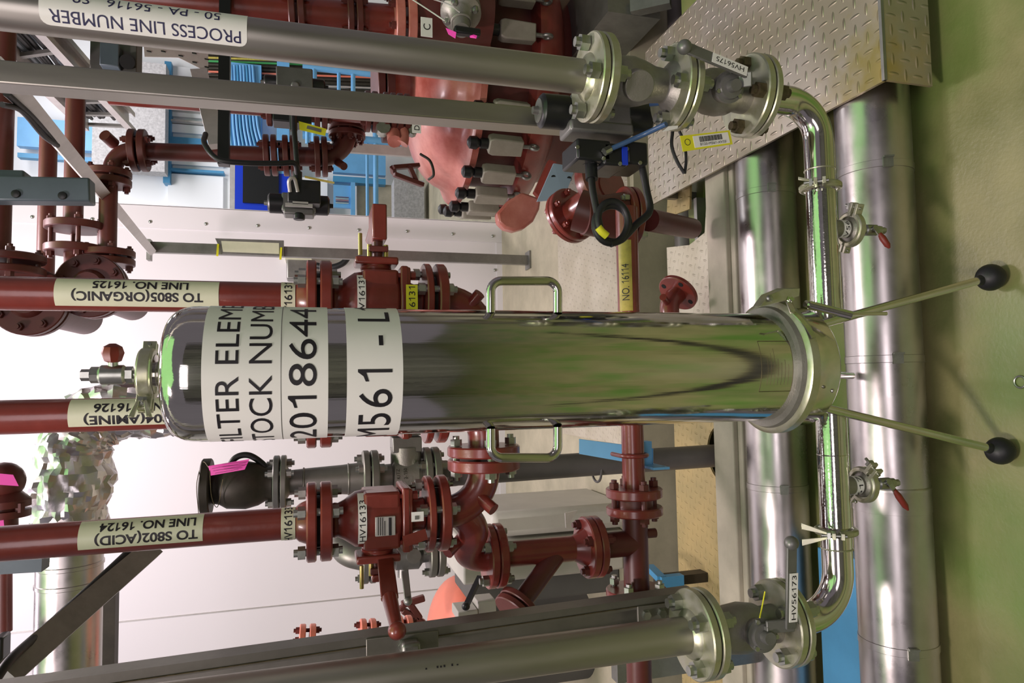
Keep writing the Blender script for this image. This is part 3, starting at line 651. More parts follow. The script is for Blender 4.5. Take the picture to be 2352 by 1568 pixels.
xcR, xcL = clampX(430, 1880), clampX(1218, 1925)
zTl = w(1921, 1120, YP).z; zT = (zT+zTl)/2
t = T('elbow_pipe', 'steel elbow below the HV56175 valve turning toward the filter base', 'pipe elbow', (XR, YP, zT), 'elbows')
m = MB(); flange(m, (XR, YP, zC2), Z_, FR, zC1-zC2-.001, 56); obj('flange', m, K['flange'], t)
m = MB(); m.sweep(fillet([(XR, YP, zC2+.004), (XR, YP, zT), (xcR+.003, YP, zT)], .078, 14), RT, 36); obj('elbow', m, K['tube'], t)
m = MB(); m.lathe((xcR+.0005, YP, zT), X_, [(0,RT*1.25),(.003,RT*1.25),(.009,RT)], 36); obj('ferrule', m, K['tube'], t)
m = MB(); m.torus((xcR+.036, YP, zT), X_, RT, .0018, 40, 8); obj('weld', m, K['flange'], t)
tri_clamp('clamp joining the HV56175 elbow to the bright filter tube', (xcR, YP, zT), X_, RT, (0,-.75,.66), 'sanitary clamps', 1, .014, wl=.02)
def side_tube(label, xa, xb, px, lbl, txt, grp):
    t = T('filter_tube', label, 'pipe', (xa, YP, zT), grp); s = 1 if xb > xa else -1
    m = MB(); m.cyl((xa, YP, zT), (xb-s*.001, YP, zT), RT, 40); obj('tube', m, K['polish'], t)
    m = MB(); m.lathe((xb-s*.0005, YP, zT), (-s,0,0), [(0,RT*1.25),(.003,RT*1.25),(.009,RT)], 36); obj('ferrule', m, K['tube'], t)
    xd = w(*px, YP).x; zd_ = w(px[0]+36, px[1], YP).z
    m = MB(); m.cyl((xd, YP, zT-RT*.6), (xd, YP, zd_), .0185, 28); m.lathe((xd, YP, zd_), Z_, [(0,.0255),(.003,.0255),(.008,.0185)], 28); dr = obj('drain_stub', m, K['cast'], t)
    cy = Cyl((xd, YP, 0), Z_, -Y_, .0185); m = MB(); cy.patch(m, -1.5, 1.5, zd_+.014, zd_+.030, .0006); lb = obj('label', m, K['white'], dr)
    text_on('lettering', txt, .044, .010, K['ink'], lb, lambda a, b: cy.p(a/.0185+.05, zd_+.022+b, .001), 'x', .002)
    return t, xd, zd_
ft1, xd1, zd1 = side_tube('bright tube from the filter base toward the HV56175 elbow', XF+.095, xcR, (1916,525), '', 'V561', 'filter tubes')
ft2, xd2, zd2 = side_tube('bright tube from the filter base toward the HV56173 elbow', XF-.095, xcL, (1946,1115), '', '617', 'filter tubes')
m = MB(); m.torus((w(1905,1044,YP).x, YP, zT), X_, RT, .0012, 40, 8); obj('weld', m, K['tube'], ft2)
for xd, zd_, nd, nm in ((xd1, zd1, (1,-.45,0), 'right'), (xd2, zd2, (.85,-.8,0), 'left')):
    s = 'HV56175 side' if nm == 'right' else 'HV56173 side'
    m = tri_clamp(f'clamp under the drain stub of the bright tube on the {s}', (xd, YP, zd_-.001), Z_, .0262, nd, 'sanitary clamps', 0, .017)
    c = MB(); c.lathe((xd, YP, zd_-.022), Z_, [(0,.006),(.002,.014),(.012,.022),(.018,.0255),(.021,.0255)], 28); cap = obj('end_cap', c, K['flange'], m)
    mini_valve(f'tiny drain valve with dark red grip under the tube on the {s}', (xd, YP, zd_-.020), (0,-.12,-1), (.12,-1,0) if nm == 'right' else (.3,-1,0), .95, Vector((-.045,-.012,-.022)) if nm == 'right' else Vector((-.058,-.008,-.038)), 'drain valves', 'drain_valve')
# left line (HV56173)
zD0, zD1, zD2 = zP(1641,1462), zP(1661,1458), zP(1681,1455)
pl_ = pipe_run('plain unlabelled steel process pipe with faint pen marks, above valve HV56173', XL, RPL, zD0, zD1+.0015, 'process pipes', 0)
bolts(pl_, (XL, YP, zD1), Z_, .0605, 4, (zD0-zD2), .0158, K['nut'], .40)
CLp = Cyl((XL, YP, 0), Z_, -Y_, RPL); rr = random.Random(3)
for px, py in ((982,1540),(1008,1538),(1016,1539),(1024,1542),(1042,1545),(1054,1541)):
    z0 = w(px, py, YP-RPL).z; m = MB(); CLp.patch(m, .42, .42+.06+rr.random()*.08, z0, z0+.003, .0004, 4); obj('pen_mark', m, K['ink'], pl_)
zE0, zE1, zE2 = zP(1843,1440), zP(1861,1438), zP(1876,1436)
t = T('ball_valve', 'process ball valve with a lever tagged HV56173 turned across its pipe', 'valve', (XL, YP, zE1), 'process ball valves')
m = MB(); flange(m, (XL, YP, zD2), Z_, FR, zD1-zD2-.001, 56); obj('flange', m, K['flange'], t)
m = MB(); flange(m, (XL, YP, zE1+.0012), Z_, FR, zE0-zE1, 56); obj('flange', m, K['flange'], t)
m = MB(); d = zD2-zE0; m.lathe((XL, YP, zE0), Z_, [(-.001,.036),(d*.2,.034),(d*.3,.042),(d*.5,.047),(d*.7,.044),(d*.85,.038),(d+.001,.038)], 40)
sdv = Vector((.10,-.99,.05)).normalized(); c = Vector((XL, YP, zE0+d*.46)); m.cyl(c, c+sdv*.062, .026, 28); obj('body', m, K['cast'], t)
m = MB(); m.lathe(c+sdv*.058, sdv, [(0,.030),(.006,.030),(.007,.024),(.014,.022),(.015,.012),(.030,.011)], 28); obj('stem_housing', m, K['grey'], t)
for k in range(3):
    u, b = perp(sdv); an = k*2*pi/3+.9; m = MB(); m.lathe(c+sdv*.063+(u*cos(an)+b*sin(an))*.026, sdv, [(0,.0045),(.006,.0045)], 6); obj('bolt', m, K['nut'], t)
Yl = c.y-.086; l0 = w(1815,1436,Yl); l1 = w(1818,1247,Yl-.01)
m = MB(); m.bar(w(1760,1440,Yl+.01), l0+Z_*-.008, .022, .006, X_); m.bar(l0-X_*.006, l1, .0205, .006, Z_); m.ball(l1, .0130, 10); m.box(w(1765,1458,Yl+.012), (.032,.012,.012)); lv = obj('lever', m, K['grey'], t, .0015)
u = (l1-l0).normalized(); sy = (Z_-u*u.dot(Z_)).normalized(); nn = u.cross(sy); cl = l0+u*((w(1823,1368,Yl)-l0).dot(u))-Z_*.003; La = .088
m = MB(); m.bar(cl-u*La/2+nn*.0042, cl+u*La/2+nn*.0042, .017, .0012, sy); lb = obj('label', m, K['white'], lv); lb['label'] = 'white tag reading HV56173'
text_on('lettering', 'HV56173', .080, .0095, K['ink'], lb, plane_fn(cl+nn*.0042, u, sy, .0009), None)
m = MB(); m.sweep(bez([w(1745,1418,Yl), w(1750,1395,Yl+.01), w(1757,1358,Yl+.015)], 6), .0013, 8); obj('tie_strap', m, K['yellow'], t)
bolts(t, (XL, YP, zE1), Z_, .0605, 4, zE0-zE2, .0158, K['nut'], .40)
t = T('elbow_pipe', 'steel elbow below the HV56173 valve turning toward the filter base', 'pipe elbow', (XL, YP, zT), 'elbows')
m = MB(); flange(m, (XL, YP, zE2), Z_, FR, zE1-zE2-.001, 56); obj('flange', m, K['flange'], t)
m = MB(); m.sweep(fillet([(XL, YP, zE2+.004), (XL, YP, zT), (xcL-.003, YP, zT)], .085, 14), RT, 36); obj('elbow', m, K['tube'], t)
m = MB(); m.lathe((xcL-.0005, YP, zT), -X_, [(0,RT*1.25),(.003,RT*1.25),(.009,RT)], 36); obj('ferrule', m, K['tube'], t)
m = MB(); m.torus((xcL-.034, YP, zT), X_, RT, .0018, 40, 8); obj('weld', m, K['flange'], t)
tri_clamp('clamp with a fanned wing nut joining the HV56173 elbow to the bright filter tube', (xcL, YP, zT), X_, RT, (0,-.8,.6), 'sanitary clamps', 1, .013, wl=.046)
# ------------------------------------------------------------------ support posts of the skid
YS = 1.37
ps_ = T('support_post', 'square steel post beside the labelled process pipe, ending at the black-ended actuator', 'post', (w(600,222,YS).x, YS, w(1335,300,YS).z))
a, b = w(0, 176, YS), w(1335, 286, YS); a = a+(a-b)*.25; hw = pr(24.5, w(600,222,YS))
m = MB(); m.bar(a, b, hw*2, .05, X_); obj('post', m, K['pipe'], ps_, .003)
YS2 = 1.30
us = T('strut_channel', 'slotted steel strut channel behind the plain process pipe with pen marks', 'post', w(1590, 1400, YS2))
a, b = w(0, 1640, YS2), w(1590, 1402, YS2); a = a+(a-b)*.2
m = MB(); m.chan(a, b, .094, .041, .004, Y_); obj('channel', m, K['greyline'], us)
m = MB(); q = [w(1202, 1403+6, YS2-.021)]; aa, bb = w(0, 1608, YS2-.0215), w(1590, 1374, YS2-.0215); m.bar(aa, bb, .0016, .0015, X_); obj('fold_line', m, K['nutd'], us)
def bracket(x, y, ln, nb, saddle=False):
    p = w(x, y, YS2-.022); m = MB(); m.bar(p-Z_*ln/2, p+Z_*ln/2, .044, .006, X_); b_ = obj('clamp_plate', m, K['greyline'], us, .001)
    for k in range(nb):
        q = p+Z_*((k-(nb-1)/2)*ln*.5)+Vector((.004,-.003,0)); m = MB(); m.lathe(q, -Y_, [(0,.011),(.001,.011),(.0012,.0085),(.008,.0085)], 6); obj('bolt', m, K['nut'], b_, smooth=30)
    if saddle:
        m = MB(); m.box(p+Vector((-.01,-.016,-.012)), (.05,.03,.034)); obj('saddle', m, K['galv'], b_, .006)
bracket(1500, 1413, .07, 2); bracket(925, 1485, .13, 1, True)
# ================================================================== RED PIPEWORK BEHIND THE FILTER
YR = 1.45; RR_ = pr(36, w(650,1204,YR)); FRR = .0785
XA, XB, XC = w(400,680,YR).x, w(200,953,YR).x, w(600,1206,YR).x
zR = lambda x, y=1180, d=FRR: w(x, y, YR-d).z
z1a, z1b, z2a, z2b = w(704,1195,YR).z, w(727,1195,YR).z, w(735,1195,YR).z, w(762,1195,YR).z
def red_line(label, X, lx0, lx1, ly, l1, l2, tagtxt, fr=None):
    t = T('red_pipe', label, 'pipe', (X, YR, z1b), 'red pipes with line numbers')
    m = MB(); m.cyl((X, YR, z1a), (X, YR, 3.1), RR_, 36); obj('pipe', m, K['red'], t)
    m = MB(); flange(m, (X, YR, z1b), Z_, FRR, z1a-z1b, 48); m.lathe((X,YR,z1a), Z_, [(-.001,RR_+.012),(.014,RR_+.006),(.02,RR_)], 36); obj('flange', m, K['red'], t)
    tc = -atan2(X, YR); C = Cyl((X, YR, 0), Z_, -Y_, RR_)
    h0, h1 = w(lx1, ly, YR-RR_).z, w(lx0, ly, YR-RR_).z
    m = MB(); C.patch(m, tc-.72, tc+1.15, h0, h1, .0006, 20); lb = obj('label', m, K['cream'], t); lb['label'] = f'cream label reading {l1} {l2}'.replace('(', ' ').replace(')', '')
    for txt, th, f0, f1 in ((l1,)+fr[0], (l2,)+fr[1]):
        # f0..f1: share of the label's length taken, from its lower end
        wd_ = (h1-h0)*(f1-f0); text_on('lettering', txt, wd_, .0165, K['ink'], lb, lambda s, tt, th=th, f0=f0, f1=f1: C.p(tc+th-tt/RR_, h0+(h1-h0)*(f0+f1)/2+s, .0010), 'y', .0025, .026)
    if tagtxt:
        h0, h1 = w(678, ly, YR-RR_).z, w(645, ly, YR-RR_).z; m = MB(); C.patch(m, -1.5, 1.5, h0, h1, .0008, 26); lb = obj('band_label', m, K['cream'], t)
        text_on('lettering', tagtxt, .084, .0150, K['ink'], lb, lambda s, tt: C.p(s/RR_+tc-.12, (h0+h1)/2+tt, .0012), 'x', .003, .012)
    m = MB(); m.cyl((X,YR,z1b-.0003), (X,YR,z2a+.0003), .052, 32); obj('gasket', m, K['dark'], t)
    bolts(t, (X, YR, (z1b+z2a)/2), Z_, .0605, 4, z1a-z2b, .0130, K['nut'] , .30)
    return t
red_line('red pipe with a cream label reading TO S805(ORGANIC) LINE NO. 16125', XA, 123, 502, 680, 'TO S805(ORGANIC)', 'LINE NO. 16125', 'HV16131', ((-.09,.10,.90),(.66,.195,.78)))
red_line('red pipe behind the vent valve, labelled S804(AMINE) LINE NO. 16126', XB, 155, 505, 953, 'TO S804(AMINE)', 'LINE NO. 16126', None, ((-.34,.10,.90),(.40,.16,.84)))
red_line('red pipe with a cream label reading TO S802(ACID) LINE NO. 16124', XC, 178, 465, 1232, 'TO S802(ACID)', 'LINE NO. 16124', 'HV16133', ((-.26,.04,.87),(.52,.06,.84)))
z3a, z3b, z4a, z4b = zR(989), zR(1005), zR(1018), zR(1041)
def red_valve(label, X, sd, txt, ytag):
    """gate: body between flanges with the stem out to side sd"""
    t = T('flanged_valve', label, 'valve', (X, YR, z4a), 'red flanged ball valves')
    D = w(836, 1180, YR).z; zt_, zb_ = w(815,1180,YR).z, w(917,1180,YR).z; zs = w(941,1180,YR).z
    m = MB(); flange(m, (X, YR, z2b), Z_, FRR, z2a-z2b, 48); obj('flange', m, K['red'], t)
    m = MB(); m.lathe((X, YR, 0), Z_, [(z2b,.036),(w(776,1180,YR).z,.034),(w(790,1180,YR).z,.040),(zt_,.055),(D,.058),((zt_+zb_)/2,.057),(zb_,.056)], 40)
    m.box((X, YR, (zt_+zb_)/2-.006), (.114,.10,abs(zt_-zb_)-.018)); m.sweep([(X,YR,(zt_+zb_)/2), (X+sd*.072,YR,(zt_+zb_)/2)], .031, 28); obj('body', m, K['red'], t, .006)
    m = MB(); m.box((X, YR, zb_-.008), (.128,.118,.016)); m.box((X, YR, zs+.008), (.124,.114,.014)); m.lathe((X,YR,0), Z_, [(zs+.004,.040),(zs-.012,.034),(z3a+.001,.036)], 32); obj('end_piece', m, K['red'], t, .004)
    m = MB(); flange(m, (X, YR, z3b), Z_, FRR, z3a-z3b, 48); obj('flange', m, K['red'], t)
    m = MB(); m.cyl((X,YR,z3b-.0003), (X,YR,z4a+.0003), .052, 32); obj('gasket', m, K['dark'], t)
    for s in (-1, 1):
        for q in (-1, 1):
            m = MB(); p = Vector((X+s*.046, YR+q*.042, zs+.002)); m.lathe(p, -Z_, [(0,.0095),(.012,.0095)], 6); m.cyl(p, p+Z_*.045, .005, 8); obj('bolt', m, K['red'] if q < 0 else K['nutd'], t, smooth=30)
    # stem side
    zc_ = (zt_+zb_)/2; m = MB(); m.box((X+sd*.078, YR, zc_), (.016,.070,.088)); m.lathe((X+sd*.06,YR,zc_), (sd,0,0), [(0,.034),(.01,.031),(.018,.033)], 28); obj('bonnet', m, K['red'], t, .004)
    m = MB(); m.box((X+sd*.104, YR, zc_-.004), (.012,.05,.040)); m.cyl((X+sd*.08,YR,zc_-.004), (X+sd*.128,YR,zc_-.004), .011, 16); obj('gland', m, K['redd'], t, .002)
    for dz in (-.020, .014):
        m = MB(); p = Vector((X+sd*.086, YR-.012, zc_+dz)); m.cyl(p, p+Vector((sd*.028,0,0)), .005, 10); obj('stud', m, K['brass'], t)
    m = MB(); p = Vector((X+sd*.088, YR-.03, zc_+.034)); m.cyl(p, p+Vector((sd*.045,0,0)), .0042, 10); obj('stop_pin', m, K['brass'], t)
    m = MB()
    if sd < 0:
        a = w(885,1285,YR-.03); b = w(895,1372,YR-.16); c = w(912,1448,YR-.26); m.bar(a, b+(b-a)*.03, .032, .010, Z_*.9+Y_*.2); m.sweep([b, b+(c-b)*.97], [.0145,.0105], 14); m.ball(c, .0155, 12)
        m.box(Vector((X+sd*.118, YR-.01, zc_-.004)), (.014,.034,.034))
    else:
        a = Vector((X+.115,YR,zc_-.006)); m.box(a+Vector((.045,.02,0)), (.075,.10,.030)); m.sweep([a+Vector((.055,.07,0)), a+Vector((.06,.24,0))], [.014,.010], 14)
    obj('lever', m, K['red'], t, .003)
    tc = -atan2(X, YR); C = Cyl((X, YR, 0), Z_, -Y_, .0597)
    if txt is None: return t, zc_
    h0, h1 = zR(843,1180,.0597), zR(823,1180,.0597); m = MB()
    C.patch(m, tc-.95, tc+.95, h0, h1, .0008, 26); lb = obj('label', m, K['white'], t); lb['label'] = f'white strip reading {txt}'
    text_on('lettering', txt, .086, .0120, K['ink'], lb, lambda s, tt: C.p(s/.0597+tc+ytag, (h0+h1)/2+tt, .0012), 'x', .003)
    return t, zc_
v1, zcv = red_valve('red flanged valve marked HV16131 with a short edge-on lever and yellow tag', XA, 1, 'HV16131', .12)
v2, _ = red_valve('red flanged valve mostly hidden behind the steel filter housing', XB, 1, None, 0)
v3, _ = red_valve('red flanged valve marked HV16133 with a long ball-ended red lever', XC, -1, 'HV16133', -.12)
pf = YR-.0585
m = MB(); a, b = w(862,1232,pf-.0), w(908,1184,pf); m.box2((a.x, pf-.0022, b.z), (b.x, pf-.004+.012, a.z)); npl = obj('nameplate', m, K['galvl'], v3, .001)
for i, xx in enumerate((868,873,878,883,893)):
    m = MB(); a, b = w(xx,1229,pf-.002), w(xx+(1.2 if i < 4 else 6),1188 if i != 3 else 1196,pf-.002); m.box2((a.x, pf-.0034, b.z), (b.x, pf-.002, a.z)); obj('print_line', m, K['ink'], npl)
m = MB(); a, b = w(945,1198,YR-.075), w(973,1174,YR-.075); m.box2((a.x, YR-.076, b.z), (b.x, YR-.074, a.z)); hg = obj('hang_tag', m, K['white'], v3)
m = MB(); a, b = w(953,1193,YR-.077), w(962,1184,YR-.077); m.box2((a.x, YR-.0775, b.z), (b.x, YR-.0758, a.z)); obj('print_mark', m, K['galv'], hg)
m = MB(); m.bar(w(927,1244,YR-.08), w(980,1226,YR-.08), .0012, .022, Y_); obj('warning_tag', m, K['orange'] if 0 else K['red'], v3)
m = MB(); a, b = w(933,712,YR-.072), w(959,654,YR-.072); m.box2((a.x, YR-.073, b.z), (b.x, YR-.071, a.z)); yt = obj('hang_tag', m, K['yellow'], v1); yt['label'] = 'yellow tag reading 16131'
text_on('lettering', '16131', .052, .0130, K['ink'], yt, plane_fn(((a.x+b.x)/2-.004, YR-.0732, (a.z+b.z)/2), X_, Z_, .0005), None)
# ------------------------------------------------------------------ elbows and fittings under the red valves
YH = 1.57; HD = w(1450,900,YH); RH = pr(25.5, HD); zH = HD.z
def elbow_thing(name, label, pts, R, r, fl, mt='red', cat='pipe elbow', boss=None, grp='red fittings', fth=None, fr=FRR, fph=.3):
    P = fillet(pts, R, 12); c = sum((Vector(p) for p in pts), Vector())/len(pts); t = T(name, label, cat, c, grp)
    m = MB(); m.sweep(P, r, 28)
    for b in (boss or ()): m.sweep([b[0], b[1]], b[2], 14)
    obj('tube', m, K[mt], t)
    for c_, ax, th in fl:
        m = MB(); flange(m, c_, ax, fr, th, 44); obj('flange', m, K[mt], t)
    return t
gx = w(1100,1052,YR); zE = w(1112,1100,YR).z; th = z4a-z4b
FX = lambda y: w(1110, y, YR).x
el = elbow_thing('elbow', 'red elbow under the HV16133 valve turning toward the filter housing', [(XC,YR,z4b+.002), (XC,YR,zE), (FX(1066),YR,zE)], .085, .034,
    [((XC,YR,z4b), Z_, z4a-z4b), ((FX(1078),YR,zE), X_, FX(1052)-FX(1078))], boss=[(w(1100,1140,YR-.02), w(1134,1170,YR-.05), .0135)])
bolts(el, (XC,YR,(z3b+z4a)/2), Z_, .0605, 4, z3a-z4b, .0125, K['nut'], .18)
el2 = elbow_thing('spool_pipe', 'short red flanged pipe between the elbow and the hidden middle valve', [(FX(1046),YR,zE), (XB-.02,YR,zE), (XB,YR,z4b)], .06, .034, [((FX(1046),YR,zE), X_, FX(1022)-FX(1046)), ((XB,YR,z4b), Z_, th)])
bolts(el2, (FX(1049),YR,zE), X_, .0605, 4, FX(1022)-FX(1078), .0125, K['nut'], .0)
el3 = elbow_thing('elbow', 'red elbow under the HV16131 valve turning behind the filter housing', [(XA,YR,z4b+.002), (XA,YR,zE), (XB+.07,YR,zE)], .085, .034, [((XA,YR,z4b), Z_, th)], boss=[(w(1078,702,YR-.02), w(1102,674,YR-.04), .0125)])
bolts(el3, (XA,YR,(z3b+z4a)/2), Z_, .0605, 4, z3a-z4b, .0125, K['nut'], .18)
# drop leg to the header
XD = w(1250,1265,YH).x; zh = lambda x: w(x,1265,YH-.07).z
f1a, f1b, f1c = zh(1133), zh(1151), zh(1172)
t = elbow_thing('elbow', 'red elbow with a small boss dropping toward the header beside HV16133', [w(1062,1178,YR+.02), w(1092,1215,YR+.03), (XD,YH,f1a+.055), (XD,YH,f1a-.002)], .05, .033, [((XD,YH,f1b+.001), Z_, f1a-f1b)], boss=[(w(1060,1235,YH-.06), w(1028,1270,YH-.09), .0125)], fr=.073)
bolts(t, (XD,YH,f1b), Z_, .056, 4, f1a-f1c, .0125, K['nut'], .35)
f2a, f2b, f2c = zh(1368), zh(1386), zh(1402)
t = T('drop_pipe', 'red upright pipe with a slanted branch, dropping into the header tee', 'pipe', (XD,YH,f2b), 'red fittings')
m = MB(); m.cyl((XD,YH,f1c), (XD,YH,f2b), .0300, 28); obj('tube', m, K['red'], t)
m = MB(); flange(m, (XD,YH,f1c), Z_, .073, f1b-f1c-.001, 44); obj('flange', m, K['red'], t)
m = MB(); flange(m, (XD,YH,f2b+.001), Z_, .073, f2a-f2b, 44); m.lathe((XD,YH,f2a), Z_, [(0,.046),(.02,.034),(.03,.030)], 28); obj('flange', m, K['red'], t)
ba, bb = Vector((XD,YH,zh(1310))), w(1195,1385,YH-.06); m = MB(); m.cyl(ba, bb, .023, 22); br = obj('branch', m, K['redd'], t)
u = (bb-ba).normalized(); m = MB(); flange(m, bb-u*.004, u, .050, .015); flange(m, bb+u*.015, u, .050, .015); obj('branch_flange', m, K['redd'], br)
bolts(t, (XD,YH,f2b), Z_, .056, 4, f2a-f2c, .0120, K['redd'], .3)
# header and tee
t = T('header_pipe', 'long red header pipe running across behind the filter, with a yellow NO. 16114 label', 'pipe', (XF, YH, zH))
xr, xl = w(1450,478,YH).x, w(1450,1142,YH).x
m = MB(); m.cyl((xl,YH,zH), (xr,YH,zH), RH, 28); obj('tube', m, K['red'], t)
m = MB(); flange(m, (w(1450,1142,YH).x,YH,zH), X_, .070, w(1450,1120,YH).x-w(1450,1142,YH).x, 44); obj('flange', m, K['red'], t)
CH = Cyl((0,YH,zH), X_, -Y_, RH)   # angle grows upward... b = X x -Y = -Z
h0, h1 = w(1450,716,YH).x, w(1450,556,YH).x; m = MB(); CH.patch(m, -1.35, -.10, h0, h1, .0008, 14); lb = obj('label', m, K['yellowd'], t); lb['label'] = 'worn yellow label reading NO. 16114'
text_on('lettering', 'NO. 16114', abs(w(1450,612,YH).x-w(1450,690,YH).x)*1.05, .019, K['ink'], lb, lambda s, tt: CH.p(-.72-tt/RH, (w(1450,612,YH).x+w(1450,690,YH).x)/2+s, .0013), 'y', .004)
bolts(t, (w(1450,1150,YH).x,YH,zH), X_, .054, 4, w(1450,1120,YH).x-w(1450,1182,YH).x, .0125, K['redd'], .0)
t2 = T('header_tee', 'red flanged tee joining the drop pipe to the header near the slotted strut channel', 'pipe tee', (XD,YH,zH))
xe = w(1450,1352,YH).x
m = MB(); m.cyl((w(1450,1162,YH).x,YH,zH), (xe,YH,zH), RH*1.12, 28); m.cyl((XD,YH,f2c+.002), (XD,YH,zH), .031, 28); m.cyl((XD+.02,YH,zH), (XD+.02,YH-.0,zH-.055), .012, 14); obj('tube', m, K['redd'], t2)
m = MB(); flange(m, (w(1450,1182,YH).x,YH,zH), X_, .070, w(1450,1162,YH).x-w(1450,1182,YH).x, 44); obj('flange', m, K['red'], t2)
m = MB(); flange(m, (XD,YH,f2c), Z_, .073, f2b-f2c, 44); obj('flange', m, K['red'], t2)
m = MB(); flange(m, (xe-.018,YH,zH), X_, .076, .018, 44); obj('flange', m, K['red'], t2)
m = MB(); m.cyl((w(1450,1163,YH).x,YH,zH), (w(1450,1141,YH).x,YH,zH), .046, 28); obj('gasket', m, K['redd'], t2)
t3 = T('header_pipe', 'end length of the red header, flanged on to the tee behind the slotted strut channel', 'pipe', (xe-.03,YH,zH))
m = MB(); m.cyl((xe-.024,YH,zH), (-1.3,YH,zH), RH*1.1, 28); obj('tube', m, K['redd'], t3)
m = MB(); flange(m, (xe-.042,YH,zH), X_, .076, .018, 44); obj('flange', m, K['red'], t3); bolts(t3, (xe-.021,YH,zH), X_, .058, 4, .05, .0125, K['nut'], .5)
# sky blue pipe support with U-bolt
xu = w(1450,1047,YH).x
s = T('pipe_support', 'sky blue steel bracket holding the red header with a U-bolt', 'bracket', (xu, YH+.05, 0))
m = MB(); a = w(1330,1008,YH+.22); b = w(1330,1042,YH+.22); c = w(1500,1072,YH+.035); d = w(1500,1030,YH+.035); m.prism([a, b, c, d], (0,.006,-.004)); obj('arm', m, K['blue'], s)
m = MB(); m.box((xu+.0, YH+RH+.020, zH-.035), (.062,.030,.07)); m.box((xu-.031, YH+.02, zH-.062), (.006,.10,.045)); obj('angle', m, K['blue'], s)
m = MB(); P = [(xu+.002, YH+(RH+.006)*sin(a_), zH+(RH+.006)*cos(a_)) for a_ in [pi*(-.5)+pi*i/14*-1+pi/2 for i in range(15)]]
m.sweep([Vector((xu+.002,YH+.05,zH+RH+.006))]+[Vector(p) for p in P]+[Vector((xu+.002,YH+.05,zH-RH-.006))], .0055, 10); obj('u_bolt', m, K['red'], s)
# stub with an open flange lying on the chequer plate, seen just right of the filter
a, b = w(1500,712,1.98), w(1565,668,2.02); u = Vector((-.62,-.2,.66)).normalized()
t = T('pipe_stub', 'short red pipe stub with an open flange near the chequer plate behind the filter', 'pipe stub', b)
c0 = w(1555,675,2.05); m = MB(); m.sweep(bez([c0, c0+u*.045, c0+u*.08+Vector((-.03,0,-.02)), c0+u*.08+Vector((-.12,0,-.05))], 6), .032, 24); m.cyl(c0+u*.06, c0+u*.06+Vector((.02,-.05,.045)), .012, 14); obj('tube', m, K['red'], t)
m = MB(); flange(m, c0-u*.016, u, .070, .016, 44); fl_ = obj('flange', m, K['red'], t)
e1, e2 = perp(u)
for k in range(4):
    an = pi/2*k+.3; q = c0+(e1*cos(an)+e2*sin(an))*.052; m = MB(); m.cyl(q-u*.0005, q+u*.0008, .009, 14); obj('bolt_hole', m, K['black'], fl_)
# red flanged fittings below the actuator
c0 = w(1290,497,2.15); u = Vector((-.42,-.78,.12)).normalized()
t = T('strainer', 'red angled fitting with a round bolted cover below the black actuator', 'pipe fitting', w(1420,470,1.9), 'red fittings')
pa, pb = w(1318,490,1.98), w(1420,440,1.80)
m = MB(); m.cyl(pa, w(1405,430,1.82), .046, 28); obj('neck', m, K['red'], t)
u = (pa-w(1405,430,1.82)).normalized(); m = MB(); flange(m, pa-u*.0, u, .088, .018, 44); flange(m, pa+u*.020, u, .088, .014, 44); obj('cover', m, K['red'], t)
bolts(t, pa+u*.016, u, .070, 6, .036, .011, K['red'], .2)
m = MB(); m.lathe(w(1370,430,1.85), -u, [(0,.085),(.016,.087),(.018,.087),(.034,.085)], 40); obj('flange', m, K['red'], t)
q = w(1432,500,1.72); m = MB(); m.lathe(q, Z_, [(.12,.052),(.06,.060),(.01,.070)], 28); m.sweep([q+Z_*.08, q+Z_*.13+Vector((.02,.02,0))], .058, 24); obj('body', m, K['redd'], t)
m = MB(); flange(m, q-Z_*.028, Z_, .086, .016, 44); flange(m, q-Z_*.008, Z_, .086, .016, 44); obj('flange_pair', m, K['red'], t); bolts(t, q-Z_*.009, Z_, .068, 4, .04, .0125, K['nut'], .4)
m = MB(); m.cyl(q-Z_*.02, (q.x, q.y, zH-.03), .03, 24); m.sweep([w(1490,505,1.75), w(1590,525,1.95)], .033, 20); obj('tube', m, K['redd'], t)
# ================================================================== GREY LINES BEHIND THE RED VALVES
from mathutils import noise
YG = 2.05; XG = w(1000,1089,YG).x
zg = lambda x: w(x,1100,YG-.07).z
def flange_pair(parent, X, Y, zt_, th, gap, r, mt, nb=4, ph=.3, br=.011, mb_=None, ax=Z_, o=None):
    for k, z in enumerate((0, -(th+gap))):
        m = MB(); c = (Vector((X,Y,zt_)) if o is None else Vector(o))+Vector(ax)*(z-th); flange(m, c, ax, r, th, 40); obj('flange', m, mt, parent)
    c = (Vector((X,Y,zt_)) if o is None else Vector(o))-Vector(ax)*(th+gap/2); bolts(parent, c, ax, r*.77, nb, th*2+gap, br, mb_ or K['nut'], ph)
t = T('check_valve', 'dark iron valve with a pink tag on its upper flange, behind the red valves', 'valve', (XG,YG,zg(620)))
m = MB(); flange(m, (XG,YG,zg(478)), Z_, .077, zg(455)-zg(478), 44); m.lathe((XG,YG,0), Z_, [(zg(480),.046),(zg(497),.050),(zg(515),.062),(zg(560),.066),(zg(590),.058),(zg(606),.048),(zg(622),.05)], 36); obj('body', m, K['dark'], t)
m = MB(); flange(m, (XG,YG,zg(640)), Z_, .077, zg(625)-zg(640), 44); obj('flange', m, K['grey'], t)
bolts(t, (XG,YG,zg(641)), Z_, .060, 4, zg(625)-zg(656), .012, K['nut'], .35)
tg = MB(); tg.prism([w(478,1070,YG-.08), w(573,1054,YG-.10), w(562,1078,YG-.10), w(484,1092,YG-.08)], (0,.0012,0)); pk = obj('pink_tag', tg, K['pink'], t)
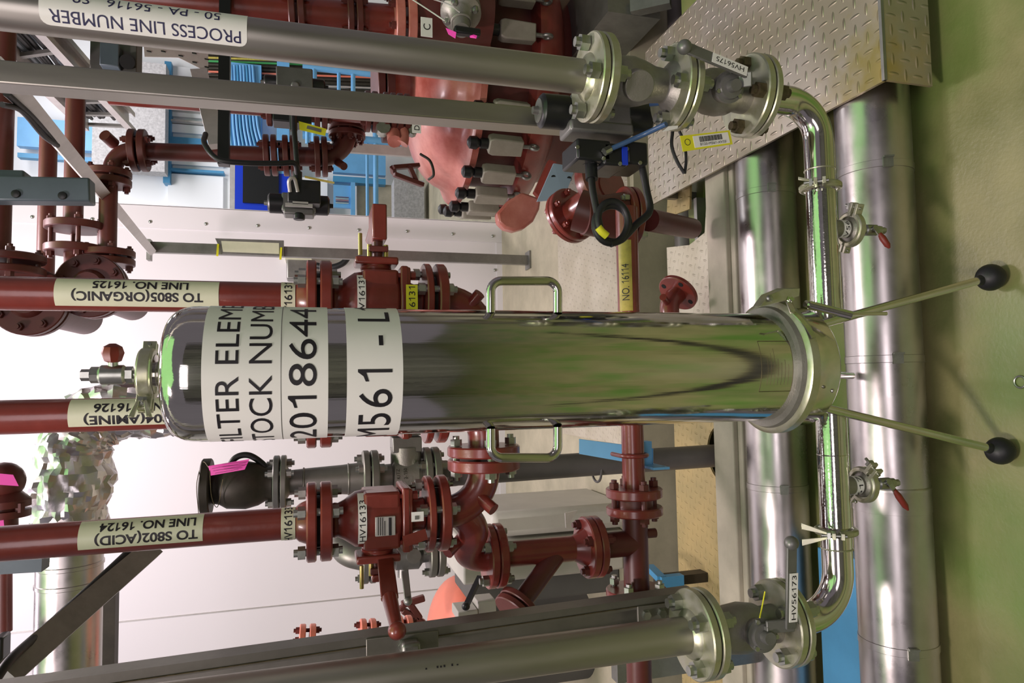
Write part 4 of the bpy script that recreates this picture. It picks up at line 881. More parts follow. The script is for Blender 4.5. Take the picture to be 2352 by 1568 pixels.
for i, (x0, x1, dy) in enumerate(((487,565,0),(490,562,6),(494,548,12))):
    m = MB(); m.bar(w(x0,1077-(x0-478)*.17+dy,YG-.104), w(x1,1077-(x1-478)*.17+dy,YG-.104), .004, .0006, Y_); obj('print_line', m, K['ink'], pk)
m = MB(); m.sweep(bez([w(480,1074,YG-.08), w(466,1062,YG-.03), w(452,1110,YG-.079), w(456,1178,YG-.05)], 8), .0010, 6); m.sweep(bez([w(482,1080,YG-.08), w(486,1140,YG-.08), w(500,1163,YG-.06), w(512,1100,YG-.08)], 8), .0010, 6); obj('tie_wire', m, K['nutd'], t)
m = MB(); m.sweep(bez([w(520,1085,YG), w(540,1052,YG), w(570,1045,YG), w(600,1062,YG), w(625,1090,YG)], 10), .0085, 12); obj('cable', m, K['rubber'], t)
t = T('grey_pipe', 'grey steel reducer pipe with flanges under the dark iron valve', 'pipe', (XG,YG,zg(838)), 'grey process line')
m = MB(); flange(m, (XG,YG,zg(656)), Z_, .077, zg(642)-zg(656)-.001, 44); obj('flange', m, K['greyline'], t)
m = MB(); m.lathe((XG,YG,0), Z_, [(zg(655),.05),(zg(664),.034),(zg(690),.036),(zg(700),.037),(zg(790),.042),(zg(806),.044),(zg(838),.046)], 36); m.torus((XG,YG,zg(697)), Z_, .037, .003); m.torus((XG,YG,zg(803)), Z_, .043, .003); obj('tube', m, K['greyline'], t)
m = MB(); flange(m, (XG,YG,zg(852)), Z_, .080, zg(836)-zg(852), 44); obj('flange', m, K['greyline'], t); bolts(t, (XG,YG,zg(855)), Z_, .062, 4, zg(836)-zg(872), .013, K['nut'], .35)
t = T('grey_valve', 'grey steel valve with a boxed top on the line behind HV16133', 'valve', (XG,YG,zg(998)))
m = MB(); flange(m, (XG,YG,zg(873)), Z_, .080, zg(855)-zg(873), 44); obj('flange', m, K['greyline'], t)
m = MB(); m.lathe((XG,YG,0), Z_, [(zg(872),.036),(zg(905),.038),(zg(910),.055),(zg(965),.057),(zg(975),.045),(zg(982),.045)], 36); m.cyl((XG,YG,zg(940)), (XG+.085,YG,zg(940)), .045, 24); obj('body', m, K['cast'], t)
cg = Cyl((XG,YG,0), Z_, -Y_, .057)
for tx, px, hh in (('KITZ', 916, .010), ('2-150', 933, .010)): text_on('cast_mark', tx, None, hh, K['dark'], t, lambda s, tt, px=px: cg.p(s/.057+.25, zg(px)+tt, .001), 'x', .004)
m = MB(); m.box((XG+.095,YG,zg(940)), (.045,.075,.085)); m.box((XG+.128,YG,zg(935)), (.012,.10,.13)); obj('top_works', m, K['galv'], t, .003)
m = MB(); flange(m, (XG,YG,zg(996)), Z_, .082, zg(980)-zg(996), 44); obj('flange', m, K['greyline'], t); bolts(t, (XG,YG,zg(999)), Z_, .064, 4, zg(980)-zg(1017), .013, K['nut'], .35)
t = T('grey_pipe', 'long dark grey upright pipe dropping through the round hole in the floor plate', 'pipe', (XG,YG,-.3), 'grey process line')
hx = w(1645,1045,2.0).x; m = MB(); m.lathe((XG,YG,0), Z_, [(zg(1016),.045),(zg(1030),.040),(zg(1060),.038)], 32); m.cyl((XG,YG,zg(1055)), (hx,2.03,-.3), .0375, 32); m.torus(w(1370,1078,YG), Z_, .039, .004, 32, 8); obj('tube', m, K['pvc'], t)
m = MB(); flange(m, (XG,YG,zg(1017)), Z_, .082, zg(1000)-zg(1017), 44); obj('flange', m, K['greyline'], t)
# second grey valve to the left, lever hanging left
YV = 1.80; XV = w(950,1272,YV).x; zv = lambda x: w(x,1272,YV-.04).z
t = T('grey_valve', 'small grey ball valve with a straight lever, low behind HV16133', 'valve', (XV,YV,zv(1010)))
m = MB(); m.lathe((XV,YV,0), Z_, [(zv(858),.020),(zv(905),.022),(zv(912),.036),(zv(965),.038),(zv(975),.024),(zv(1000),.022)], 32); m.cyl((XV,YV,zv(950)), (XV+.006,YV-.048,zv(950)), .018, 24); m.cyl((XV,YV,zv(930)), (XV-.055,YV,zv(930)), .014, 16); obj('body', m, K['galv'], t)
m = MB(); m.bar(w(928,1293,YV), w(937,1378,YV-.05), .018, .006, Z_); m.ball(w(937,1380,YV-.05), .011, 10); obj('lever', m, K['galv'], t, .002)
flange_pair(t, XV, YV, zv(988), .018, .003, .062, K['greyline'], 4, .2, .010)
t = T('grey_elbow', 'grey steel elbow curling back above the small ball valve', 'pipe elbow', (XV,YV,zv(830)))
m = MB(); m.sweep(fillet([Vector((XV+.05,YV+.16,zv(792))), Vector((XV+.012,YV+.02,zv(792))), Vector((XV,YV,zv(845)))], .05, 10), .032, 28); obj('tube', m, K['greyline'], t)
flange_pair(t, XV, YV, zv(833), .016, .003, .062, K['greyline'], 4, .2, .010)
# ------------------------------------------------------------------ foil-wrapped duct and its bright cladding
YD = 2.45; RD = pr(67, w(163,1300,YD))
dt = T('duct', 'shiny metal-clad duct with crumpled aluminium foil round its elbow', 'duct', w(163,1300,YD))
c0 = w(163,1190,YD); z0 = c0.z; xe_ = w(163,945,YD).x
m = MB(); m.cyl((c0.x+.03,YD,z0), (-3.2,YD,z0), RD, 48); obj('cladding', m, K['clad'], dt)
for px in (1342,1300):
    x = w(163,px,YD).x; m = MB(); m.lathe((x,YD,z0), X_, [(0,RD),(.002,RD+.003),(.012,RD+.003),(.014,RD)], 48); obj('lap_joint', m, K['clad'], dt)
P = fillet([Vector((c0.x-.05,YD,z0)), Vector((xe_,YD,z0)), Vector((xe_,YD,w(480,945,YD).z))], .13, 18)
Q = []
for a, b in zip(P[:-1], P[1:]):
    k = max(1, int((b-a).length/.017)); Q += [a+(b-a)*(i/k) for i in range(k)]
Q.append(P[-1]); m = MB(); m.sweep(Q, [RD*1.10 if i < 12 else RD*1.0 for i in range(len(Q))], 56)
for i, v in enumerate(m.v):
    n1 = noise.noise(v*9); n2 = noise.noise(v*24+Vector((5,2,1))); n3 = noise.noise(v*55); dsp = .022*n1+.018*abs(n2)+.014*noise.noise(v*42)
    q = min(Q, key=lambda c: (c-v).length_squared); m.v[i] = v+(v-q).normalized()*dsp+Vector((random.uniform(-1,1), random.uniform(-1,1), random.uniform(-1,1)))*.0030
obj('foil_wrap', m, K['foil'], dt, smooth=22)
cl_ = MB(); a, b = w(232,1340,2.75), w(262,1560,2.75); cl_.box2((-3,2.75,b.z), (a.x,2.80,a.z)); one('cable_trunking', cl_, K['dark'], 'dark trunking running behind the shiny metal-clad duct', 'trunking')
# ================================================================== OVERHEAD RED PIPES, UPPER LEFT
def run_x(label, x, y0, y1, Y, r, mt='redd', group='overhead red pipes'):
    a, b = w(x,y0,Y), w(x,y1,Y); t = T('overhead_pipe', label, 'pipe', b, group); m = MB(); m.cyl(a, (b.x,a.y,a.z), pr(r,a), 28); obj('tube', m, K[mt], t); return t, a, b
def fpair(t, p, ax, r, th, gap, mt='redd', nb=4, ph=.25, br=.011):
    flange_pair(t, 0, 0, 0, th, gap, r, K[mt], nb, ph, br, K['redd'], Vector(ax).normalized(), Vector(p))
ta, a, b = run_x('thickest and highest red overhead pipe, passing behind the blue-grey bar', 17, -60, 590, 2.1, 21)
fpair(ta, w(20,585,2.1), X_, .085, .02, .014)
run_x('thin red overhead pipe without flanges, second highest, behind the blue-grey bar', 112, 300, 690, 3.4, 18)
tcp, a, b = run_x('red overhead pipe ending in a spaced flange pair above pipe 16125', 174, 225, 512, 3.0, 20)
fpair(tcp, w(174,512,3.0), X_, .105, .029, .062, br=.015)
m = MB(); p = w(174,560,3.0); m.sweep(bez([p, p+Vector((-.08,-.01,-.006)), p+Vector((-.17,-.09,-.03)), p+Vector((-.21,-.26,-.04))], 8), .041, 24); obj('elbow', m, K['redd'], tcp)
td, a, b = run_x('red overhead pipe hung below the elbow, flanged at both ends', 250, 395, 640, 3.0, 19)
fpair(td, w(250,392,3.0), X_, .082, .026, .008, br=.014); fpair(td, w(249,575,3.0), X_, .095, .026, .008, br=.014)
def disc_y(label, px, Y, r, group):
    c = w(*px, Y); t = T('blank_flange', label, 'flange', c, group); R_ = pr(r, c)
    for k in range(2):
        m = MB(); flange(m, c+Y_*(.036*k), Y_, R_*(1-.0*k), .026, 48); obj('flange', m, K['redd'], t)
    bolts(t, c+Y_*.03, Y_, R_*.78, 8, .062, .012, K['redd'], .3)
    m = MB(); m.cyl(c+Y_*.06, c+Y_*.5, R_*.6, 32); m.lathe(c, -Y_, [(0,R_*.5),(.012,R_*.46),(.02,R_*.38)], 32); obj('neck', m, K['redd'], t)
disc_y('round red blank flange behind pipe 16125, below the spaced flange pair', (205,655), 2.25, 74, 'forward-facing red flanges')
disc_y('round red blank flange showing between pipes 16125 and 16126', (62,690), 2.2, 80, 'forward-facing red flanges')
# upright run e with elbows
YE = 3.05; te = T('overhead_pipe', 'red upright pipe with an elbow at each end, in front of the windows', 'pipe', w(600,348,YE), 'overhead red pipes')
m = MB(); rE = pr(17.5, w(450,348,YE)); m.sweep(fillet([w(252,392,YE), Vector((w(252,392,YE).x,YE,w(252,348,YE).z)) if 0 else w(252,346,YE), w(620,356,YE)], .09, 12), [rE]*15, 26) if 0 else m.sweep(fillet([w(258,395,YE), w(258,345,YE), w(620,357,YE)], .09, 12), rE*1.12, 26)
m.cyl(w(262,330,YE), w(240,310,YE-.05), .023, 14); obj('tube', m, K['redd'], te)
ax = (w(300,346,YE)-w(500,352,YE)).normalized(); fpair(te, w(300,345,YE), ax, .085, .026, .010, br=.014)
for x in (606, 650, 722): fpair(te, w(x,356+(x-606)*.03,YE), ax, .087, .023, .008, br=.014)
m = MB(); m.sweep(fillet([w(640,358,YE), w(800,362,YE), w(797,300,YE)], .13, 12), .041, 26); m.cyl(w(775,372,YE), w(790,382,YE-.06), .017, 12); obj('lower_elbow', m, K['redd'], te)
fpair(te, w(797,290,YE), X_, .080, .023, .008, nb=8, br=.013)
m = MB(); m.lathe(w(797,288,YE), X_, [(0,.044),(.04,.049),(.08,.039),(.09,.026)], 24); obj('nozzle', m, K['redd'], te)
# run along the back of the grey post and the big pipe at the very top
tf = T('overhead_pipe', 'bright red pipe showing along the edge of the square grey post', 'pipe', w(890,262,2.9), 'overhead red pipes')
m = MB(); m.cyl(w(250,215,2.9), w(935,268,2.9), pr(24, w(500,230,2.9)), 26); obj('tube', m, K['red'], tf)
axf = (w(250,215,2.9)-w(935,268,2.9)).normalized()
for x in (612, 655, 722, 838, 880, 912): fpair(tf, w(x,232+(x-500)*.07,2.9), axf, .085, .022, .008, br=.012)
tg_ = T('overhead_pipe', 'large bright red pipe with flange pairs behind the labelled process pipe', 'pipe', w(880,45,2.7), 'overhead red pipes')
m = MB(); axg = (w(300,2,2.7)-w(900,48,2.7)).normalized(); m.cyl(w(250,-4,2.7), w(905,48,2.7), pr(36, w(600,20,2.7)), 30); obj('tube', m, K['red'], tg_)
for x in (662, 796): fpair(tg_, w(x,28+(x-662)*.07,2.7), axg, .095, .024, .010, br=.013)
fpair(tg_, w(902,48,2.7), axg, .135, .035, .012, 'vessel', 8, .2, .016)
# half-hidden flange stacks left of the strut
th_ = T('overhead_pipe', 'red upright pipe hidden behind the slotted strut channel with only its bolted flanges showing', 'pipe', w(900,1500,2.4), 'overhead red pipes')
m = MB(); m.cyl(w(560,1520,2.4), w(960,1500,2.4), .04, 24); obj('tube', m, K['orange'], th_); axh = (w(560,1520,2.4)-w(960,1500,2.4)).normalized()
for x in (684, 824, 908): fpair(th_, w(x,1499-(x-684)*.10,2.4), axh, .088, .020, .012, 'orange', 6, .25, .011)
# ------------------------------------------------------------------ cable trays, struts and brackets overhead
def tray(label, far0, far1, near0, near1, Yf, Yn, ncab):
    t = T('cable_tray', label, 'cable tray', w(*far0, Yf), 'cable trays')
    a0, a1, b0, b1 = w(*far0,Yf), w(*far1,Yf), w(*near0,Yn), w(*near1,Yn); d = (a0-b0).normalized(); wd_ = (a1-a0).normalized(); n = d.cross(wd_).normalized()
    for p, q in ((a0,b0),(a1,b1)):
        m = MB(); q2 = q+(q-p)*.5; m.chan(p, q2, .11, .035, .004, n if 0 else wd_*(1 if p is a0 else -1)); obj('side_rail', m, K['galvl'], t)
    for i in range(6):
        f = i/6; m = MB(); m.bar(a0+(b0-a0)*f+n*.02, a1+(b1-a1)*f+n*.02, .03, .015, d); obj('rung', m, K['galv'], t)
    rr = random.Random(5)
    for i in range(ncab):
        f = .12+.72*i/ncab; p = a0+(a1-a0)*f-n*.005; q = b0+(b1-b0)*f-n*.005; q = q+(q-p)*.5
        m = MB(); L = (q-p); m.sweep(bez([p+L*.05+n*rr.uniform(-.02,.02), p+L*.3+wd_*rr.uniform(-.02,.02), p+L*.6+wd_*rr.uniform(-.02,.02), q], 5), rr.uniform(.008,.013), 8); obj('cable', m, K['rubber'] if i % 4 else K['bluesteel'], t)
tray('overhead cable tray full of black cables beside the square grey post', (195,277), (303,282), (-10,72), (95,52), 4.1, 2.9, 12)
m = MB(); m.chan(w(345,574,4.35), w(-30,128,1.75), .055, .041, .004, Vector((-.6,-.2,.6)))
ar = T('slanting_strut', 'light steel arm slanting down to the head of the dark upright post', 'strut', w(345,574,4.35), 'slanting struts'); obj('channel', m, K['galvl'], ar)
m = MB(); m.sweep(bez([w(15,215,1.85), w(70,265,2.0), w(110,310,2.15), w(128,332,2.2)], 8), .008, 10); obj('cable', m, K['rubber'], ar)
m = MB(); m.sweep(bez([w(5,240,1.85), w(50,255,1.95), w(100,312,2.1), w(132,334,2.2)], 8), .007, 10); obj('cable', m, K['rubber'], ar)
up = T('upright_post', 'slim dark upright post on the floor in front of the white wall', 'post', fz(1215,598,0))
p0 = fz(1215,598,0); p1 = w(343,568,p0.y); m = MB(); m.bar(p0, p1, .062, .041, X_); obj('post', m, K['galv'], up)
m = MB(); m.box(p0+Vector((0,0,.006)), (.12,.1,.012)); m.box(p1+Vector((-.02,-.02,-.005)), (.12,.06,.02)); obj('foot_plate', m, K['galv'], up)
# small sign board tied to the post
sg = T('sign_board', 'small blank pale board tied to the dark post with two yellow straps', 'sign', w(650,580,p0.y-.05))
m = MB(); m.prism([w(494,547,p0.y-.05), w(652,552,p0.y-.05), w(652,588,p0.y-.05), w(510,582,p0.y-.05)], (0,.012,0)); obj('board', m, K['galv'], sg)
m = MB(); m.prism([w(508,553,p0.y-.052), w(641,558,p0.y-.052), w(641,583,p0.y-.052), w(512,578,p0.y-.052)], (0,.004,0)); obj('face', m, K['cream'], sg)
for x, y in ((501,560),(646,568)):
    m = MB(); m.bar(w(x,y,p0.y-.055), w(x-2,y+28,p0.y-.06), .012, .004, Z_); obj('strap', m, K['yellow'], sg)
jb = T('junction_box', 'grey junction box with a black cable on the wall behind HV16131', 'box', w(690,610,4.95))
m = MB(); a, b = w(658,640,4.9), w(714,588,4.9); m.box2((a.x,4.9,b.z), (b.x,5.049,a.z)); obj('body', m, K['galv'], jb, .01)
m = MB(); a, b = w(655,595,4.88), w(716,583,4.88); m.box2((a.x,4.88,b.z), (b.x,5.049,a.z)); obj('lid', m, K['cream'], jb)
m = MB(); m.sweep(bez([w(712,606,4.95), w(755,614,4.9), w(785,606,4.88), w(800,590,4.87)], 8), .022, 12); obj('cable', m, K['rubber'], jb)
al = T('slanting_strut', 'brown-grey steel arm slanting in front of the shiny duct with a black cable', 'strut', w(345,1268,2.2), 'slanting struts')
m = MB(); m.bar(w(350,1258,2.25), w(10,1552,1.75), .058, .03, Vector((.6,0,.6))); obj('channel', m, K['galv'], al)
m = MB(); m.sweep(bez([w(300,1262,2.2), w(230,1328,2.08), w(120,1428,1.92), w(30,1508,1.75), w(-10,1560,1.7)], 8), .010, 12); obj('cable', m, K['rubber'], al)
gb = T('hanger_bar', 'blue-grey steel bar hanging in front of the overhead red pipes', 'hanger bar', w(213,440,1.9), 'blue-grey hanger bars')
m = MB(); m.bar(w(-40,437,1.9), w(213,441,1.9), pr(56, w(100,440,1.9)), .05, X_); m.bar(w(-40,410,1.93), w(66,412,1.93), .03, .06, X_); obj('bar', m, K['bluesteel'], gb, .004)
for x, y in ((143,449),(36,445)):
    m = MB(); m.lathe(w(x,y,1.873), -Y_, [(0,.010),(.003,.009),(.004,.004)], 14); obj('bolt', m, K['plastic'], gb)
gb2 = MB(); gb2.bar(w(-40,1300,2.2), w(105,1292,2.2), .035, .06, X_); one('hanger_bar', gb2, K['bluesteel'], 'blue-grey steel bar showing beside pipe 16124 across the shiny duct', 'hanger bar', 'blue-grey hanger bars')
t = T('overhead_pipe', 'short red pipe beside the black box and the shiny duct', 'pipe', w(8,1440,2.5), 'overhead red pipes'); m = MB(); m.cyl(w(9,1300,2.5), w(9,1450,2.5), .022, 20); obj('tube', m, K['redd'], t)
m = MB(); m.box2(w(-20,1552,2.3), w(27,1447,2.36)); one('terminal_box', m, K['plastic'], 'black box where the slanting arm meets the slotted strut channel', 'box', bev=.006)
t = T('tagged_valve', 'dark red valve with two pink tags beside pipe 16124 and the foil', 'valve', w(15,1150,2.2))
m = MB(); m.ball(w(8,1105,2.2), .052, 12); m.lathe(w(12,1148,2.2), -X_, [(-.03,.03),(0,.06),(.018,.06),(.019,.045),(.026,.045),(.027,.06),(.045,.06)], 32); m.cyl(w(12,1100,2.2), w(12,1280,2.2), .03, 20); obj('body', m, K['redd'], t)
for x in (45,):
    m = MB(); m.cyl(w(x,1155,2.17), w(x,1176,2.17), .012, 6); obj('bolt', m, K['redd'], t)
m = MB(); m.prism([w(-15,1086,2.12), w(30,1090,2.12), w(43,1116,2.12), w(-15,1112,2.12)], (0,.0012,0)); obj('pink_tag', m, K['pink'], t)
m = MB(); m.prism([w(-5,1196,2.12), w(8,1194,2.12), w(10,1214,2.12), w(-5,1216,2.12)], (0,.0012,0)); obj('pink_tag', m, K['pink'], t)
# perforated bracket and arm, black crossbar, dark control panel
pb_ = T('perforated_bracket', 'perforated light steel bracket plate behind the labelled process pipe', 'bracket', w(480,160,2.9))
m = MB(); m.prism([w(330,105,2.9), w(478,115,2.9), w(478,166,2.9), w(410,132,2.9), w(332,130,2.9)], (0,.004,0)); plt = obj('plate', m, K['galvl'], pb_)
for x, y in ((342,118),(375,118),(415,128),(446,122),(447,143),(475,136),(475,154)):
    m = MB(); m.bar(w(x-5,y-1,2.897), w(x+5,y+1,2.897), .007, .003, Y_); obj('slot', m, K['black'], plt)
m = MB(); m.bar(w(457,164,2.9), w(500,336,2.75), .062, .03, Z_); obj('arm', m, K['galvl'], pb_)
m = MB(); m.bar(w(518,-40,2.62), w(514,380,2.62), pr(24, w(516,200,2.62)), .04, Z_); one('crossbar', m, K['plastic'], 'black square bar crossing behind the labelled process pipe and square post', 'bar')
cpn = T('control_box', 'dark grey control box with a light module on its face', 'control box', w(330,165,3.2))
m = MB(); m.box2(w(205,172,3.2), w(328,92,3.3)); obj('case', m, K['shade'], cpn, .005)
m = MB(); m.box2(w(228,148,3.15), w(282,116,3.21)); obj('module', m, K['bluesteel'], cpn, .004)
m = MB(); m.cyl(w(292,142,3.16), w(292,142,3.21), .03, 16); obj('knob', m, K['plastic'], cpn)
# ------------------------------------------------------------------ pneumatic actuators
def actuator(label, A, B, Y, rpx, body='grey', hang=None, group='pneumatic actuators'):
    """A, B: pixel ends of the run (caps at both ends)"""
    a, b = w(*A, Y), w(*B, Y); ax = (b-a).normalized(); L = (b-a).length; r = pr(rpx, a); t = T('actuator', label, 'valve actuator', (a+b)/2, group)
    for s, o in ((1, a), (-1, b)):
        m = MB(); m.lathe(o, ax*s, [(0,r*.80),(.003,r*.92),(.006,r),(L*.24,r),(L*.25,r*.85)], 36); c_ = obj('end_cap', m, K['plastic'], t)
        m = MB(); m.lathe(o, -ax*s, [(-.004,r*.72),(.002,r*.70),(.0025,r*.25),(.014,r*.22)], 24); obj('cap_disc', m, K['galv'] if s > 0 else K['plastic'], c_)
    return t, a, b, ax, L, r
YA = 1.295
t, a, b, ax, L, r = actuator('black and grey pneumatic actuator with coiled cable and yellow XV33 tag', (1238,254), (1490,276), YA, 39)
m = MB(); m.bar(a+ax*L*.24, b-ax*L*.22, r*1.75, r*1.9, X_); m.bar(a+ax*L*.22+Vector((-r*1.05,0,0)), b-ax*L*.21+Vector((-r*1.05,0,0)), r*.75, r*2.0, X_); obj('body', m, K['grey'], t, .006)
lim = []
for (x0,y0,x1,y1) in ((1318,330,1394,372),(1378,338,1432,384),(1432,334,1478,382)):
    m = MB(); p, q = w(x0,y1,YA-.03), w(x1,y0,YA-.03); m.box2((p.x,YA-.05,q.z), (q.x,YA+.04,p.z)); bx_ = obj('switch_box', m, K['plastic'], t, .005); lim.append(bx_)
    for sx, sy in ((x0+8,y0+8),(x1-8,y1-8)):
        m = MB(); m.lathe(w(sx,sy,YA-.05), -Y_, [(0,.0045),(.002,.004)], 10); obj('screw', m, K['nut'], bx_)
m = MB(); p, q = w(1430,378,YA-.052), w(1441,338,YA-.052); m.box2((p.x,YA-.053,q.z), (q.x,YA-.049,p.z)); obj('blue_plate', m, K['royal'], t)
m = MB(); m.cyl(w(1357,365,YA-.02), w(1359,412,YA-.03), .0125, 20); m.cyl(w(1357,365,YA-.02), w(1357,380,YA-.02), .018, 8); obj('cable_gland', m, K['plastic'], t)
cc = w(1405,513,YA-.05); u_, b_ = Vector((1,0,0)), Vector((0,0,1)); CO = []
for i in range(85):
    an = pi*1.0-2*pi*i/34.0; R_ = pr(41+4*sin(i*.3), cc); CO.append(cc+u_*cos(an+pi/2)*R_*1.1+b_*sin(an+pi/2)*R_+Y_*(.006*(i/34)-.01))
m = MB(); m.sweep(bez([w(1358,405,YA-.03), w(1362,440,YA-.04), w(1372,490,YA-.05)], 6)+CO[14:], .0072, 12); obj('cable_coil', m, K['rubber'], t)
m = MB(); m.sweep(bez([w(1474,380,YA-.02), w(1486,440,YA-.03), w(1492,485,YA-.04), w(1462,515,YA-.045), w(1430,548,YA-.05), w(1402,560,YA-.055)], 8), .0075, 12); obj('cable', m, K['rubber'], t)
m = MB(); c_ = [w(1374,522,YA-.066), w(1382,532,YA-.066), w(1394,542,YA-.066)]; m.sweep(c_, .0078, 10); obj('cable_marker', m, K['yellow'], t)
m = MB(); m.sweep(bez([w(1398,344,YA-.06), w(1430,330,YA-.07), w(1480,308,YA-.09), w(1530,285,YA-.14)], 8), .0052, 14); m.sweep([w(1492,236,YA-.1), w(1532,232,YA-.12)], .0075, 12); obj('air_hose', m, K['bluehose'], t)
m = MB(); m.cyl(w(1388,349,YA-.06), w(1402,342,YA-.06), .008, 8); obj('hose_fitting', m, K['nut'], t)
m = MB(); m.prism([w(1520,303,YA-.15), w(1535,290,YA-.15), w(1558,288,YA-.15), w(1556,295,YA-.15), w(1540,299,YA-.15)], (0,.001,0)); obj('paper_tag', m, K['white'], t)
m = MB(); m.sweep(bez([w(1545,300,YA-.1), w(1543,335,YA-.1), w(1555,370,YA-.1), w(1572,398,YA-.1)], 8), .0035, 8); m.sweep(bez([w(1560,300,YA-.1), w(1572,330,YA-.1), w(1576,365,YA-.1), w(1573,398,YA-.1)], 8), .0030, 8); obj('tie_strap', m, K['rubber'], t)
tagp = [w(1562,312,YA-.13), w(1676,299,YA-.13), w(1683,331,YA-.13), w(1569,348,YA-.13)]
m = MB(); m.prism(tagp, (0,.0012,0)); yt = obj('yellow_tag', m, K['yellow'], t); yt['label'] = 'yellow bar-code tag reading B120-M561-XV33'
def onq(Q, s, tt, d=0): return Q[0]*(1-s)*(1-tt)+Q[1]*s*(1-tt)+Q[2]*s*tt+Q[3]*(1-s)*tt-Y_*d
m = MB(); m.prism([onq(tagp,.24,.12), onq(tagp,.95,.12), onq(tagp,.95,.88), onq(tagp,.24,.88)], (0,-.0006,0)); lb = obj('label', m, K['white'], yt)
rr = random.Random(11); s_ = .36
while s_ < .80:
    wd_ = rr.choice((.006,.010,.014)); m = MB(); m.prism([onq(tagp,s_,.20), onq(tagp,s_+wd_,.20), onq(tagp,s_+wd_,.56), onq(tagp,s_,.56)], (0,-.0010,0)); obj('bar_code_line', m, K['ink'], lb); s_ += wd_+rr.choice((.008,.012))
sx = (tagp[0]-tagp[1]).normalized(); sy = (tagp[0]-tagp[3]).normalized()
text_on('lettering', 'B120-M561-XV33', (tagp[1]-tagp[0]).length*.52, .0052, K['ink'], lb, lambda a_, b_2: onq(tagp,.61,.72,.0016)+(tagp[1]-tagp[0]).normalized()*a_-(tagp[3]-tagp[0]).normalized()*b_2, None)
m = MB(); m.torus(onq(tagp,.12,.45), Y_, .006, .0006, 24, 6); obj('emblem', m, K['ink'], yt)
t, a, b, ax, L, r = actuator('black-ended actuator hanging under the upright red pipe near the royal blue cabinet', (616,466), (756,473), 2.5, 23)
m = MB(); m.bar(a+ax*L*.22, b-ax*L*.22, r*1.9, r*1.9, X_); m.bar(a+ax*L*.25+Vector((-r*.9,0,0)), b-ax*L*.25+Vector((-r*.9,0,0)), r*.7, r*2, X_); obj('body', m, K['grey'], t, .006)
m = MB(); p, q = w(662,470,2.44), w(736,422,2.44); m.box2((p.x,2.40,q.z), (q.x,2.5,p.z)); m.cyl(w(687,505,2.48), w(687,490,2.48), .02, 14); obj('switch_box', m, K['plastic'], t, .004)
m = MB(); p, q = w(655,473,2.395), w(718,469,2.395); m.box2((p.x,2.393,q.z), (q.x,2.40,p.z)); p, q = w(672,468,2.395), w(708,464,2.395); m.box2((p.x,2.393,q.z), (q.x,2.40,p.z)); obj('label', m, K['galvl'], t)
m = MB(); m.cyl(w(683,395,2.43), w(683,430,2.43), .016, 14); m.cyl(w(686,430,2.42), w(686,460,2.42), .012, 12, .008); obj('cable_gland', m, K['plastic'], t)
m = MB(); m.sweep(bez([w(683,400,2.42), w(676,375,2.4), w(640,375,2.38), w(560,374,2.36), w(500,365,2.36), w(470,330,2.4), w(472,308,2.5)], 8), .009, 10); m.sweep(bez([w(684,400,2.42), w(680,350,2.42), w(676,300,2.44), w(674,250,2.5)], 8), .009, 10); obj('cable', m, K['rubber'], t)
m = MB(); m.sweep(bez([w(666,440,2.38), w(664,415,2.36), w(676,410,2.36), w(684,440,2.38)], 6), .006, 8); obj('air_hose', m, K['galvl'], t)
m = MB(); m.bar(w(700,406,2.36), w(768,420,2.36), .022, .0012, Y_); obj('yellow_tag', m, K['yellowd'], t)
t, a, b, ax, L, r = actuator('actuator half hidden behind the square grey post, beside the yellow hang tag', (607,188), (746,200), 2.75, 17)
m = MB(); m.bar(a+ax*L*.2+X_*.01, b-ax*L*.2+X_*.01, .085, .08, X_); m.cyl(w(678,196,2.70), w(678,196,2.74), .016, 14); obj('body', m, K['grey'], t, .005)
m = MB(); p, q = w(626,276,2.6), w(716,250,2.6); m.box2((p.x,2.6,q.z), (q.x,2.68,p.z)); obj('switch_box', m, K['plastic'], t, .004)
m = MB(); m.prism([w(686,278,2.55), w(750,296,2.55), w(747,312,2.55), w(688,298,2.55)], (0,.0012,0)); yt = obj('yellow_tag', m, K['yellow'], t)
m = MB(); m.prism([w(706,288,2.548), w(738,297,2.548), w(737,304,2.548), w(704,295,2.548)], (0,-.0006,0)); obj('bar_code', m, K['galv'], yt)
m = MB(); m.cyl(w(673,262,2.55), w(674,300,2.55), .014, 12); obj('cable_gland', m, K['plastic'], t)
